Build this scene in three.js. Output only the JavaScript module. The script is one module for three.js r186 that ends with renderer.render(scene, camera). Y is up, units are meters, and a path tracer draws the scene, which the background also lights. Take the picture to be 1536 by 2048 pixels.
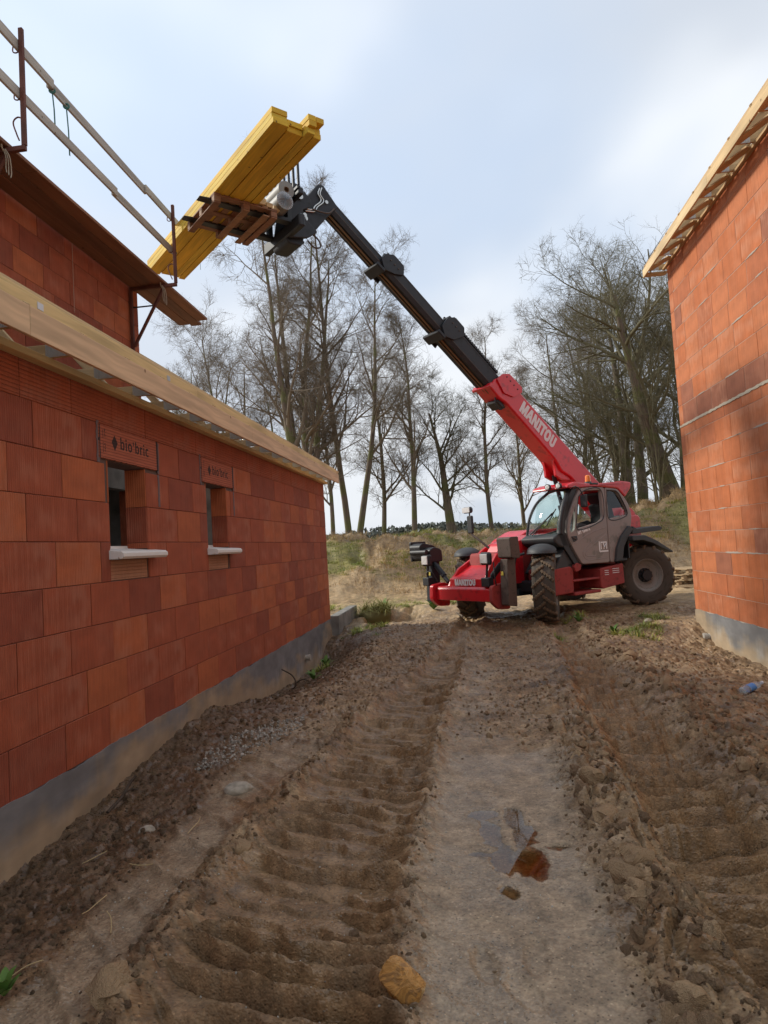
import * as THREE from 'three';
import { mergeGeometries, mergeVertices, toCreasedNormals } from 'three/addons/utils/BufferGeometryUtils.js';
import { TextGeometry } from 'three/addons/geometries/TextGeometry.js';
import { ConvexGeometry } from 'three/addons/geometries/ConvexGeometry.js';
import { FontLoader } from 'three/addons/loaders/FontLoader.js';

// ---------------------------------------------------------------- camera
const scene = new THREE.Scene();
const EYE = new THREE.Vector3(0, 1.7, 0);
const camera = new THREE.PerspectiveCamera(75.61, 0.75, 0.05, 2000);
{
  const pitch = 0.0533, yaw = 0.1152, roll = 0.06;
  const f = new THREE.Vector3(-Math.sin(yaw) * Math.cos(pitch), Math.sin(pitch), -Math.cos(yaw) * Math.cos(pitch));
  const r = new THREE.Vector3().crossVectors(f, new THREE.Vector3(0, 1, 0)).normalize();
  const u = new THREE.Vector3().crossVectors(r, f);
  camera.position.copy(EYE);
  camera.up.copy(u).multiplyScalar(Math.cos(roll)).addScaledVector(r, Math.sin(roll));
  camera.lookAt(EYE.clone().add(f));
}
// ---------------------------------------------------------------- small maths
function rngOf(seed) { let a = seed >>> 0; return () => { a = (a + 0x6D2B79F5) | 0; let t = Math.imul(a ^ (a >>> 15), 1 | a); t = (t + Math.imul(t ^ (t >>> 7), 61 | t)) ^ t; return ((t ^ (t >>> 14)) >>> 0) / 4294967296; }; }
const hash2 = (x, y, s = 0) => { let h = Math.imul(x | 0, 374761393) + Math.imul(y | 0, 668265263) + Math.imul(s | 0, 974634777); h = Math.imul(h ^ (h >>> 13), 1274126177); return ((h ^ (h >>> 16)) >>> 0) / 4294967296; };
function vnoise(x, y, s = 0) { const xi = Math.floor(x), yi = Math.floor(y); let fx = x - xi, fy = y - yi; fx = fx * fx * (3 - 2 * fx); fy = fy * fy * (3 - 2 * fy);
  const a = hash2(xi, yi, s), b = hash2(xi + 1, yi, s), c = hash2(xi, yi + 1, s), d = hash2(xi + 1, yi + 1, s); return a + (b - a) * fx + (c - a) * fy + (a - b - c + d) * fx * fy; }
function fbm(x, y, o = 4, s = 0) { let v = 0, a = 0.5, t = 0; for (let i = 0; i < o; i++) { v += a * vnoise(x, y, s + i * 17); t += a; a *= 0.5; x = x * 2.03 + 11.3; y = y * 2.03 + 5.7; } return v / t; }
function worley(x, y, s = 0) { const xi = Math.floor(x), yi = Math.floor(y); let m = 9, m2 = 9, id = 0; for (let j = -1; j < 2; j++) for (let i = -1; i < 2; i++) { const px = xi + i + hash2(xi + i, yi + j, s), py = yi + j + hash2(xi + i, yi + j, s + 7); const d = (px - x) ** 2 + (py - y) ** 2; if (d < m) { m2 = m; m = d; id = hash2(xi + i, yi + j, s + 3); } else if (d < m2) m2 = d; } return [Math.sqrt(m), Math.sqrt(m2), id]; }
const sstep = (a, b, x) => { const t = Math.min(1, Math.max(0, (x - a) / (b - a))); return t * t * (3 - 2 * t); };
const lerp = (a, b, t) => a + (b - a) * t;
const clamp = (x, a = 0, b = 1) => Math.min(b, Math.max(a, x));
function table(x, xs, ys) { if (x <= xs[0]) return ys[0]; for (let i = 1; i < xs.length; i++) if (x <= xs[i]) { const t = (x - xs[i - 1]) / (xs[i] - xs[i - 1]); return lerp(ys[i - 1], ys[i], t * t * (3 - 2 * t)); } return ys[ys.length - 1]; }

// ---------------------------------------------------------------- sky, sun, exposure
const toSun = new THREE.Vector3(-0.78, 0.54, -0.36).normalize();
{
  const W = 1024, H = 512, data = new Float32Array(W * H * 4);
  for (let j = 0; j < H; j++) for (let i = 0; i < W; i++) {
    const el = ((j + 0.5) / H - 0.5) * Math.PI, az = ((i + 0.5) / W - 0.5) * 2 * Math.PI;
    const y = Math.sin(el), x = Math.cos(el) * Math.cos(az), z = Math.cos(el) * Math.sin(az);
    const k = 1 / (Math.max(y, 0) + 0.32), px = x * k, pz = z * k;
    const w1 = fbm(px * 1.1 + 3, pz * 1.1 + 8, 3, 5) - 0.5;
    const big = fbm(px * 1.25 + w1 * 1.2 + 1.5, pz * 1.25 + w1 + 4.2, 5, 21);
    const wisp = fbm(px * 3.2 + w1 * 2, pz * 2.2 - w1, 5, 51);
    const c = sstep(0.26, 0.60, big * 0.8 + wisp * 0.28);
    const g = sstep(0.36, 0.66, fbm(px * 1.7 + 9, pz * 1.7 + 2, 4, 77));
    const low = 1 - sstep(0, 0.5, Math.max(y, 0));
    const blue = [lerp(0.46, 0.55, low), lerp(0.57, 0.66, low), lerp(0.74, 0.80, low)];
    const white = [lerp(0.80, 0.52, g * 0.85), lerp(0.835, 0.575, g * 0.85), lerp(0.88, 0.66, g * 0.85)];
    const glow = 0.84 + 0.34 * Math.pow((x * toSun.x + y * toSun.y + z * toSun.z + 1) / 2, 3); // thin cloud is brighter round the veiled sun
    const o = (j * W + i) * 4;
    for (let q = 0; q < 3; q++) data[o + q] = 0.95 * glow * (1 - 0.14 * low) * lerp(blue[q], white[q], 0.3 + 0.7 * c);
    if (y < 0) { data[o] = 0.20; data[o + 1] = 0.18; data[o + 2] = 0.15; }
    data[o + 3] = 1;
  }
  const sky = new THREE.DataTexture(data, W, H, THREE.RGBAFormat, THREE.FloatType);
  sky.mapping = THREE.EquirectangularReflectionMapping; sky.magFilter = sky.minFilter = THREE.LinearFilter; sky.needsUpdate = true;
  scene.background = sky; scene.environment = sky;
}
const sun = new THREE.DirectionalLight(new THREE.Color(1, 0.95, 0.84), 2.6);
sun.position.copy(toSun).multiplyScalar(60); sun.target.position.set(0, 0, -10);
sun.castShadow = true; sun.shadow.radius = 12; sun.shadow.mapSize.set(4096, 4096);
Object.assign(sun.shadow.camera, { left: -30, right: 30, top: 30, bottom: -30, near: 1, far: 140 });
scene.add(sun, sun.target);
const renderer = new THREE.WebGLRenderer({ antialias: true });
renderer.toneMapping = THREE.LinearToneMapping;
renderer.toneMappingExposure = 1.33;
renderer.shadowMap.enabled = true;
// ---------------------------------------------------------------- helpers
const used = new Map();
function numbered(n) { const k = used.get(n) || 0; used.set(n, k + 1); return k ? `${n}_${String(k).padStart(3, '0')}` : n; }
function mesh(name, geo, mat, parent) { const m = new THREE.Mesh(geo, mat); m.name = name; m.castShadow = m.receiveShadow = true; (parent || scene).add(m); return m; }
function tag(o, label, category, group) { o.userData.label = label; o.userData.category = category; if (group) o.userData.group = group; return o; }
function thing(name, label, category, pos, group) { const g = new THREE.Group(); g.name = numbered(name); if (pos) g.position.set(...pos); tag(g, label, category, group); scene.add(g); return g; }
function solo(name, geo, mat, label, category, group) { const m = mesh(numbered(name), geo, mat); return tag(m, label, category, group); }
function structure(name, geo, mat, label) { const m = mesh(name, geo, mat); m.userData.kind = 'structure'; if (label) m.userData.label = label; return m; }
const V = (x, y, z) => new THREE.Vector3(x, y, z);
const lin = (r, g, b) => new THREE.Color().setRGB(r, g, b);
function std(color, rough = 0.7, extra = {}) { return new THREE.MeshStandardMaterial({ color, roughness: rough, metalness: 0, ...extra }); }
// box with chamfered edges, uv in metres on every face; 44 triangles
function cbox(w, h, d, c = 0.004) {
  const X = w / 2, Y = h / 2, Z = d / 2, pos = [], uv = [];
  const C = (sx, sy, sz, ax) => [sx * (ax === 0 ? X : X - c), sy * (ax === 1 ? Y : Y - c), sz * (ax === 2 ? Z : Z - c)];
  const put = (p, ax) => { pos.push(...p); if (ax === 0) uv.push(p[2] + Z, p[1] + Y); else if (ax === 1) uv.push(p[0] + X, p[2] + Z); else uv.push(p[0] + X, p[1] + Y); };
  const tri = (a, b, q, ax) => { const n = new THREE.Vector3().subVectors(V(...b), V(...a)).cross(new THREE.Vector3().subVectors(V(...q), V(...a))); const m = [(a[0] + b[0] + q[0]), (a[1] + b[1] + q[1]), (a[2] + b[2] + q[2])]; if (n.x * m[0] + n.y * m[1] + n.z * m[2] < 0) [b, q] = [q, b]; put(a, ax); put(b, ax); put(q, ax); };
  const quad = (a, b, q, e, ax) => { tri(a, b, q, ax); tri(a, q, e, ax); };
  const S = [-1, 1];
  for (const s of S) { quad(C(s, -1, -1, 0), C(s, 1, -1, 0), C(s, 1, 1, 0), C(s, -1, 1, 0), 0); quad(C(-1, s, -1, 1), C(1, s, -1, 1), C(1, s, 1, 1), C(-1, s, 1, 1), 1); quad(C(-1, -1, s, 2), C(1, -1, s, 2), C(1, 1, s, 2), C(-1, 1, s, 2), 2); }
  for (const s of S) for (const t of S) { quad(C(s, t, -1, 0), C(s, t, 1, 0), C(s, t, 1, 1), C(s, t, -1, 1), 0); quad(C(s, -1, t, 0), C(s, 1, t, 0), C(s, 1, t, 2), C(s, -1, t, 2), 0); quad(C(-1, s, t, 1), C(1, s, t, 1), C(1, s, t, 2), C(-1, s, t, 2), 1); }
  for (const a of S) for (const b of S) for (const e of S) tri(C(a, b, e, 0), C(a, b, e, 1), C(a, b, e, 2), 0);
  const g = new THREE.BufferGeometry(); g.setAttribute('position', new THREE.Float32BufferAttribute(pos, 3)); g.setAttribute('uv', new THREE.Float32BufferAttribute(uv, 2)); g.computeVertexNormals(); return g;
}
const boxCache = new Map();
function cb(w, h, d, c = 0.004) { const k = [w, h, d, c].map(v => v.toFixed(3)).join(); if (!boxCache.has(k)) boxCache.set(k, cbox(w, h, d, Math.min(c, w / 3, h / 3, d / 3))); return boxCache.get(k); }
function boxAt(w, h, d, x, y, z, c = 0.004, rot) { const g = cbox(w, h, d, Math.min(c, w / 3, h / 3, d / 3)); if (rot) g.applyMatrix4(new THREE.Matrix4().makeRotationFromEuler(new THREE.Euler(...rot))); return g.translate(x, y, z); }
const strip = g => { let r = g.index ? g.toNonIndexed() : g; for (const k of Object.keys(r.attributes)) if (!['position', 'normal', 'uv'].includes(k)) r.deleteAttribute(k); if (!r.attributes.uv) r.setAttribute('uv', new THREE.Float32BufferAttribute(new Float32Array(r.attributes.position.count * 2), 2)); return r; };
const merge = list => mergeGeometries(list.map(strip), false);
// bar of rectangular section between two points (section a x b, b kept near 'up')
function bar(p, q, a, b, up = V(0, 1, 0), c = 0.003) { const d = new THREE.Vector3().subVectors(q, p), L = d.length(); d.normalize(); const side = new THREE.Vector3().crossVectors(up, d); if (side.lengthSq() < 1e-6) side.set(1, 0, 0); side.normalize(); const u = new THREE.Vector3().crossVectors(d, side);
  const g = cbox(L, b, a, Math.min(c, a / 3, b / 3)); const m = new THREE.Matrix4().makeBasis(d, u, new THREE.Vector3().crossVectors(d, u)); m.setPosition(p.clone().add(q).multiplyScalar(0.5)); return g.applyMatrix4(m); }
function tube(pts, r, seg = 24, rad = 8) { return new THREE.TubeGeometry(new THREE.CatmullRomCurve3(pts), seg, r, rad, false); }
function rod(p, q, r, n = 12) { const g = new THREE.CylinderGeometry(r, r, p.distanceTo(q), n); g.applyQuaternion(new THREE.Quaternion().setFromUnitVectors(V(0, 1, 0), q.clone().sub(p).normalize())); return g.translate((p.x + q.x) / 2, (p.y + q.y) / 2, (p.z + q.z) / 2); }
function dataTex(W, H, fn, srgb = true, repeat = true) { const a = new Uint8Array(W * H * 4); for (let j = 0; j < H; j++) for (let i = 0; i < W; i++) { const c = fn(i / W, j / H, i, j), o = (j * W + i) * 4; for (let k = 0; k < 3; k++) a[o + k] = clamp(Math.round((c.length ? c[k] : c) * 255), 0, 255); a[o + 3] = 255; }
  const t = new THREE.DataTexture(a, W, H, THREE.RGBAFormat); t.magFilter = THREE.LinearFilter; t.minFilter = THREE.LinearMipmapLinearFilter; t.generateMipmaps = true; if (repeat) t.wrapS = t.wrapT = THREE.RepeatWrapping; if (srgb) t.colorSpace = THREE.SRGBColorSpace; t.needsUpdate = true; return t; }
// noise that tiles over a period
function tnoise(x, y, px, py, s) { const xi = Math.floor(x), yi = Math.floor(y); let fx = x - xi, fy = y - yi; fx = fx * fx * (3 - 2 * fx); fy = fy * fy * (3 - 2 * fy); const m = (a, p) => ((a % p) + p) % p; const h = (i, j) => hash2(m(i, px), m(j, py), s); const a = h(xi, yi), b = h(xi + 1, yi), c = h(xi, yi + 1), d = h(xi + 1, yi + 1); return a + (b - a) * fx + (c - a) * fy + (a - b - c + d) * fx * fy; }
function tfbm(u, v, px, py, o, s) { let r = 0, a = 0.5, t = 0; for (let i = 0; i < o; i++) { r += a * tnoise(u * px, v * py, px, py, s + i * 13); t += a; a *= 0.5; px *= 2; py *= 2; } return r / t; }
// ---------------------------------------------------------------- ground: one sheet, the wheel ruts and clods are in its shape
const LTz = [2.4, 2.7, 3.4, 4.7, 5.9, 7.3, 9.2, 11.6, 13], LTa = [-1.27, -1.31, -1.31, -1.21, -1.12, -0.92, -0.58, -0.28, -0.1], LTb = [-0.36, -0.38, -0.42, -0.39, -0.35, -0.25, -0.11, -0.05, 0.3];
const RTz = [2.4, 2.8, 3.6, 4.5, 5.5, 6.7, 8.9, 11.2, 13], RTa = [0.93, 0.93, 0.93, 0.98, 1.05, 1.12, 1.28, 1.38, 1.45], RTb = [1.58, 1.58, 1.58, 1.6, 1.64, 1.70, 1.76, 1.74, 1.8];
const puddleBlobs = [[0.02, -4.25, 0.085, 0.07], [0.06, -4.0, 0.06, 0.16], [0.115, -3.66, 0.06, 0.19], [0.0, -3.72, 0.07, 0.035], [0.2, -4.2, 0.06, 0.17], [0.25, -3.95, 0.075, 0.12], [0.25, -3.64, 0.105, 0.19], [0.4, -3.79, 0.07, 0.03], [0.12, -3.33, 0.045, 0.06]];
function puddleField(x, z) { let m = 9; for (const [a, b, c, d] of puddleBlobs) { const q = Math.hypot((x - a) / c, (z - b) / d); m = Math.min(m, q); } return m + (fbm(x * 14, z * 14, 3, 4) - 0.5) * 1.3; }
function baseHeight(x, z) {
  const d = -z;
  let y = table(d, [0, 6, 10, 13, 16, 40], [0, 0, 0.05, 0.15, 0.2, 0.3]);
  const lf = table(d, [2, 3.6, 4.5, 5.2, 6.1, 6.8, 7.5, 9, 10.3, 12, 13, 14.2, 16], [-0.12, -0.12, -0.06, 0, 0.08, 0.1, -0.05, -0.27, -0.34, -0.42, -0.1, 0.05, 0.1]);
  y = lerp(y, lf, (1 - sstep(-2.75, -1.45, x)) * (1 - sstep(15, 17, d)));
  const rf = table(d, [2, 8.9, 10.4, 11.4, 12], [-0.09, -0.1, -0.1, 0.19, 0.19]);
  y = lerp(y, rf, sstep(2.3, 3.6, x) * (1 - sstep(11.6, 13, d)));
  // overgrown pit past the low concrete wall
  const hx = (x + 1.62) / 0.78, hz = (z + 14.75) / 1.4; y -= 0.75 * (1 - sstep(0.55, 1.05, Math.hypot(hx, hz) + (fbm(x * 3, z * 3, 2, 9) - 0.5) * 0.5));
  // earth banks in front of the trees
  if (d > 17) {
    const n = fbm(x * 0.22 + 3, z * 0.22, 4, 31), n2 = fbm(x * 0.9, z * 0.9, 4, 37);
    const bank = sstep(19.5 - 1.6 * n, 23.5, d) * (1 - 0.45 * sstep(27, 34, d));
    const hL = 1.2 + 0.8 * n, hR = 1.7 + 1.1 * n;
    y += bank * (lerp(hL, hR, sstep(2, 6, x)) + (n2 - 0.5) * 0.7 + (worley(x * 0.55 + n, z * 0.55, 41)[0] - 0.5) * -0.6 + (worley(x * 1.6 + n2, z * 1.6, 42)[0] - 0.5) * -0.28);
    y += sstep(18, 20, d) * (n2 - 0.5) * 0.25 * (1 - sstep(60, 120, d));
    y *= 1 - 0.4 * sstep(40, 90, d);
  }
  return y;
}
function groundAt(x, z) {
  const d = -z; let y = baseHeight(x, z);
  const out = { y, smooth: 0, churn: 0, dark: 0, rut: 0 };
  if (d < 1 || d > 24 || x < -4 || x > 9) { out.far = 1; return out; }
  const fade = 1 - sstep(13.2, 16, d);
  const wob = (fbm(x * 1.3, z * 0.9, 3, 61) - 0.5);
  // masks of the three lanes
  const la = table(d, LTz, LTa) + wob * 0.12, lb = table(d, LTz, LTb) + wob * 0.1, ra = table(d, RTz, RTa) + wob * 0.1, rb = table(d, RTz, RTb) + wob * 0.1;
  const e = 0.07;
  const inL = sstep(la - e, la + e, x) * (1 - sstep(lb - e, lb + e, x)), inR = sstep(ra - e, ra + e, x) * (1 - sstep(rb - e, rb + e, x));
  const mid = sstep(lb - 0.02, lb + 0.15, x) * (1 - sstep(table(d, [2.4, 2.8, 3.9, 4.6, 5.2, 6.5], [0.46, 0.42, 0.36, 0.42, 0.5, 0.42]) + wob * 0.25, ra - 0.3 + wob * 0.25, x));
  const side = sstep(-1.98 + wob * 0.3, -1.8 + wob * 0.3, x) * (1 - sstep(la - 0.3, la - 0.14, x)) * (1 - sstep(5.8, 6.8, d));
  let smooth = Math.max(mid * (d < 5.4 ? 1 : 0.25 + 0.55 * sstep(0.5, 0.62, fbm(x * 1.8, z * 0.8, 3, 19))), side * 0.9);
  smooth *= 1 - 0.55 * sstep(4.9, 6.2, d);
  const rut = Math.max(inL, inR) * fade;
  // tread bars: sharp broken crests with wide hollows between
  const wobz = (fbm(x * 2.2, z * 2.2, 3, 71) - 0.5) * 0.2 + (fbm(x * 7, z * 7, 3, 72) - 0.5) * 0.075;
  const tread = (c, skew, step, hw, bow) => { const s = (z + wobz + skew * (x - c) + bow * Math.pow((x - c) / hw, 2)) / step; const id = Math.floor(s), ph = s - id, amp = 0.45 + 0.85 * hash2(id, 3, 8); const t = ph < 0.84 ? Math.pow(ph / 0.84, 1.7) : 1 - sstep(0.84, 0.95, ph); const gq = Math.min(Math.abs(ph - 0.97), Math.abs(ph + 0.03)) / 0.06; return amp * t - 0.5 * Math.exp(-gq * gq); };
  const bL = tread((la + lb) / 2, -0.3, 0.16, 0.45, 0.0) * (0.42 + 1.05 * sstep(0.3, 0.75, fbm(x * 2.4, z * 2.8, 3, 44))), bR = tread((ra + rb) / 2, 0.16, 0.175, 0.33, 0.035) * (0.6 + 0.7 * fbm(x * 3, z * 5, 2, 45));
  const tA = sstep(14, 9, d) * 0.25 + 0.75;
  y += inL * fade * (-0.045 + 0.062 * bL * tA) + inR * fade * (-0.09 + 0.112 * bR * tA);
  // berms pushed up beside the ruts
  const g = (c, w) => Math.exp(-(((x - c) / w) ** 2));
  const bermR = g((0.5 + ra) / 2 + 0.0, 0.2) * sstep(8.5, 5, d) + 0.55 * g(ra - 0.12, 0.12), bermRR = g(rb + 0.24, 0.2) * (0.6 + 0.4 * sstep(9, 5, d)), bermL = 0.45 * g(la - 0.1, 0.11), bermLR = 0.55 * g(lb + 0.02, 0.1);
  const berm = Math.max(bermR, bermRR, bermL, bermLR) * fade;
  const bn = 0.55 + 0.9 * fbm(x * 2.6, z * 2.6, 3, 83);
  y += berm * 0.085 * bn;
  // lumps
  const rough = clamp(1 - smooth - rut * 0.72);
  const churn = clamp(Math.max(berm * 1.15, rough * (0.45 + 0.5 * fbm(x * 0.9, z * 0.9, 2, 23)))) * fade * (1 - 0.85 * rut);
  const near = 1 - sstep(9, 15, d), nn = 1 - sstep(4, 8, d);
  const wx = x + (fbm(x * 7, z * 7, 3, 3) - 0.5) * 0.14, wz = z + (fbm(x * 7 + 9, z * 7, 3, 3) - 0.5) * 0.14;
  const cell = (f, s) => { const [p, q, id] = worley(wx * f, wz * f, s); return sstep(0, 0.22, q - p) * (0.25 + 0.75 * id) * (1 - 0.45 * p); };
  const A = cell(5.2, 11), Bc = cell(12, 13), Cc = nn > 0 ? cell(27, 17) : 0.4;
  y += churn * ((A - 0.3) * 0.12 * (0.42 + 0.75 * berm) + (Bc - 0.35) * (0.055 - 0.03 * (1 - sstep(-1.9, -1.4, x))) * (0.5 + 0.5 * near) + (Cc - 0.4) * 0.016);
  y += rut * ((Bc - 0.4) * 0.006 + (Cc - 0.4) * 0.004 + (fbm(x * 30, z * 30, 3, 96) - 0.5) * 0.006 + (fbm(x * 3, z * 9, 3, 98) - 0.5) * 0.02);
  const rg = (1 - smooth * 0.93) * (1 - 0.8 * rut);
  y += rg * ((fbm(x * 8, z * 8, 4, 91) - 0.5) * 0.05 + (1 - Math.abs(2 * fbm(x * 17, z * 17, 2, 93) - 1)) * 0.012 + (fbm(x * 40, z * 40, 2, 95) - 0.5) * 0.013 * near) * fade;
  y += smooth * ((fbm(x * 2.2, z * 2.2, 3, 97) - 0.5) * 0.03 + (fbm(x * 26, z * 26, 3, 99) - 0.5) * 0.004);
  y += (1 - fade) * (fbm(x * 3, z * 3, 4, 92) - 0.5) * 0.14;
  // slurry lips that the lugs drag across the edge of the hard strip
  if (smooth > 0.3 && x < 0.1) { const lip = Math.pow(Math.max(0, Math.cos((z * 1.0 - (x - lb) * 0.9 + wobz) / 0.17 * Math.PI)), 6) * sstep(lb + 0.34, lb + 0.05, x); y += 0.028 * lip * (0.4 + vnoise(x * 8, z * 8, 5)); }
  // old boot prints in the hard strip
  for (const [px, pz, rot, k] of [[-0.02, -2.78, 0.2, 1], [0.19, -2.83, -0.1, 0.8], [0.12, -2.62, 0.5, 0.5]]) { const c = Math.cos(rot), s = Math.sin(rot), ux = ((x - px) * c - (z - pz) * s) / 0.055, uz = ((x - px) * s + (z - pz) * c) / 0.13; const q = Math.hypot(ux, uz); y -= 0.016 * k * (1 - sstep(0.7, 1.1, q)); y += 0.006 * k * Math.exp(-(((q - 1.15) / 0.2) ** 2)); }
  // puddle hollows
  if (x > -0.25 && x < 0.6 && d > 3.1 && d < 4.6) { const p = puddleField(x, z); const flat = 1 - sstep(1.2, 2.2, p); const lim = 0.002 + 0.01 * sstep(1, 2, p); y = lerp(y, Math.min(Math.max(y, lim - 0.004), 0.02), flat); const deep = 0.022 * (1 - sstep(0.3, 1.0, Math.hypot((x - 0.25) / 0.105, (z + 3.64) / 0.19))); y = p < 1.5 ? lerp(-0.024 - deep, Math.max(y, 0.003), sstep(0.55, 1.35, p)) : Math.max(y, 0.0); }
  out.y = y; out.smooth = smooth; out.churn = churn; out.rut = rut;
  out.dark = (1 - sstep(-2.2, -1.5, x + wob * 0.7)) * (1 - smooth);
  return out;
}
{
  const xs = [], zs = [];
  for (let x = -3.1; x <= 4.3; x += 0.0155) xs.push(x);
  for (let s = 0.02, x = 4.3; x < 9.5; ) { x += s; s = Math.min(s * 1.06, 0.12); xs.push(x); }
  for (let s = 0.12, x = xs[xs.length - 1]; x < 600; ) { x += s; s *= 1.16; xs.push(x); }
  for (let s = 0.03, x = -3.1; x > -9; ) { x -= s; s = Math.min(s * 1.1, 0.15); xs.unshift(x); }
  for (let s = 0.15, x = xs[0]; x > -600; ) { x -= s; s *= 1.16; xs.unshift(x); }
  for (let d = 1.9; d < 17; ) { zs.push(-d); d += Math.max(0.0095, 0.0036 * d); }
  for (let s = 0.08, d = 17; d < 34; ) { zs.push(-d); d += s; s = Math.min(s * 1.03, 0.2); }
  for (let s = 0.2, d = 34; d < 700; ) { d += s; s *= 1.16; zs.push(-d); }
  for (let s = 0.03, d = 1.9; d > -60; ) { d -= s; s *= 1.25; zs.unshift(-d); }
  const nx = xs.length, nz = zs.length, pos = new Float32Array(nx * nz * 3), col = new Float32Array(nx * nz * 3), uv = new Float32Array(nx * nz * 2);
  const cSmooth = [0.29, 0.228, 0.158], cMud = [0.215, 0.138, 0.074], cDark = [0.075, 0.047, 0.029], cDry = [0.30, 0.21, 0.122], cGrass = [0.24, 0.225, 0.08], cStraw = [0.34, 0.235, 0.125], cSand = [0.40, 0.29, 0.165];
  for (let j = 0, k = 0; j < nz; j++) for (let i = 0; i < nx; i++, k++) {
    const x = xs[i], z = zs[j], d = -z, g = groundAt(x, z);
    pos[k * 3] = x; pos[k * 3 + 1] = g.y; pos[k * 3 + 2] = z; uv[k * 2] = x; uv[k * 2 + 1] = -z + g.y;
    const n1 = fbm(x * 1.4, z * 1.4, 3, 101), n2 = fbm(x * 7, z * 7, 3, 103), n3 = vnoise(x * 40, z * 40, 107);
    let c = [0, 1, 2].map(q => lerp(lerp(cMud[q], cDry[q], sstep(0.42, 0.72, n2 * 0.6 + n1 * 0.45) * (1 - 0.5 * (g.rut || 0))), cDark[q], 0.6 * (1 - 0.7 * (g.rut || 0)) * sstep(0.56, 0.74, 1 - n1 * 0.55 - n2 * 0.5)));
    if (!g.far) {
      c = c.map((v, q) => lerp(v, cSmooth[q] * (0.94 + 0.12 * n2), clamp(g.smooth)));
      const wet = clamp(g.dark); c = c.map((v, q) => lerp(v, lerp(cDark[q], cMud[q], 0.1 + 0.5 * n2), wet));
      // brown loam stain on the strip by the house
      const st = (1 - sstep(0.5, 1.1, Math.hypot((x + 1.5) / 0.22, (z + 4.5) / 0.5) + (n2 - 0.5))); c = c.map((v, q) => lerp(v, [0.2, 0.11, 0.05][q], st * 0.7));
    }
    if (d > 12.5) { // drier, sandier ground past the machine, then weeds on the banks
      const t = sstep(12.5, 16.5, d + (n1 - 0.5) * 4); c = c.map((v, q) => lerp(v, cSand[q] * (0.7 + 0.5 * n2), t * 0.9));
      const b = sstep(20, 21.5, d); const gr = sstep(0.5, 0.64, fbm(x * 0.5 + 4, z * 0.5, 3, 111)); c = c.map((v, q) => lerp(v, lerp(cStraw[q] * 0.8, cGrass[q], gr) * (0.6 + 0.7 * n2), b * 0.9));
      const rutA = Math.exp(-(((d - 18.6) / 0.5) ** 2)) * 0.7; c = c.map((v, q) => lerp(v, cMud[q] * 0.7, rutA * sstep(0.4, 0.6, n2)));
    }
    const n4 = fbm(x * 21, z * 21, 2, 109); const f = 1.9 * (0.9 + 0.2 * n3) * (0.86 + 0.28 * n4); col[k * 3] = c[0] * f; col[k * 3 + 1] = c[1] * f; col[k * 3 + 2] = c[2] * f;
  }
  const idx = new Uint32Array((nx - 1) * (nz - 1) * 6); let o = 0;
  for (let j = 0; j < nz - 1; j++) for (let i = 0; i < nx - 1; i++) { const a = j * nx + i, b = a + 1, c = a + nx, e = c + 1; idx[o++] = a; idx[o++] = b; idx[o++] = c; idx[o++] = b; idx[o++] = e; idx[o++] = c; }
  const g = new THREE.BufferGeometry(); g.setAttribute('position', new THREE.BufferAttribute(pos, 3)); g.setAttribute('uv', new THREE.BufferAttribute(uv, 2)); g.setAttribute('color', new THREE.BufferAttribute(col, 3)); g.setIndex(new THREE.BufferAttribute(idx, 1)); g.computeVertexNormals();
  const grit = dataTex(512, 512, (u, v, i, j) => { const a = tfbm(u, v, 8, 8, 6, 5), s = hash2(i, j, 77); const peb = tnoise(u * 128, v * 128, 128, 128, 9); const p2 = tnoise(u * 56, v * 56, 56, 56, 10); return clamp(0.2 + a * 0.4 + (peb - 0.5) * 0.35 + (p2 - 0.5) * 0.3 + (s - 0.5) * 0.1); }, false);
  const tint = dataTex(512, 512, (u, v, i, j) => { const a = tfbm(u, v, 12, 12, 6, 15), p = hash2(i >> 2, j >> 2, 5), b = tnoise(u * 64, v * 64, 64, 64, 16), e = tnoise(u * 128, v * 128, 128, 128, 18); const s = 0.77 + (a - 0.5) * 0.3 + (b - 0.5) * 0.14 + (e - 0.5) * 0.12 + (p > 0.988 ? 0.18 : 0) - (p < 0.02 ? 0.2 : 0); return [s, s * 0.985, s * 0.965]; });
  const wet = dataTex(512, 512, (u, v) => { const a = tfbm(u, v, 6, 6, 5, 35); return 0.32 + 0.36 * sstep(0.38, 0.62, a); }, false);
  for (const t of [grit, tint, wet]) { t.repeat.set(1.1, 1.1); }
  wet.repeat.set(0.6, 0.6);
  const mat = new THREE.MeshStandardMaterial({ vertexColors: true, map: tint, bumpMap: grit, bumpScale: 0.008, roughnessMap: wet, roughness: 1 });
  structure('ground', g, mat, 'rutted brown mud between the two brick houses');
}
{ // puddles standing in the hollows of the hard strip
  const water = (c, d) => new THREE.MeshPhysicalMaterial({ color: lin(1, 1, 1), roughness: 0, ior: 1.33, transmission: 1, thickness: 0.01, attenuationColor: lin(...c), attenuationDistance: d });
  structure('puddle', new THREE.PlaneGeometry(0.66, 1.23, 4, 4).rotateX(-Math.PI / 2).translate(0.19, -0.0055, -3.835), water([0.80, 0.64, 0.45], 0.03), 'puddle of brown water mirroring the pale sky beside the clods');
}
// ---------------------------------------------------------------- surface maps shared by many things
const BL = 0.57, BH = 0.314;
const toS = c => c <= 0.0031308 ? c * 12.92 : 1.055 * Math.pow(c, 1 / 2.4) - 0.055;
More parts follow.
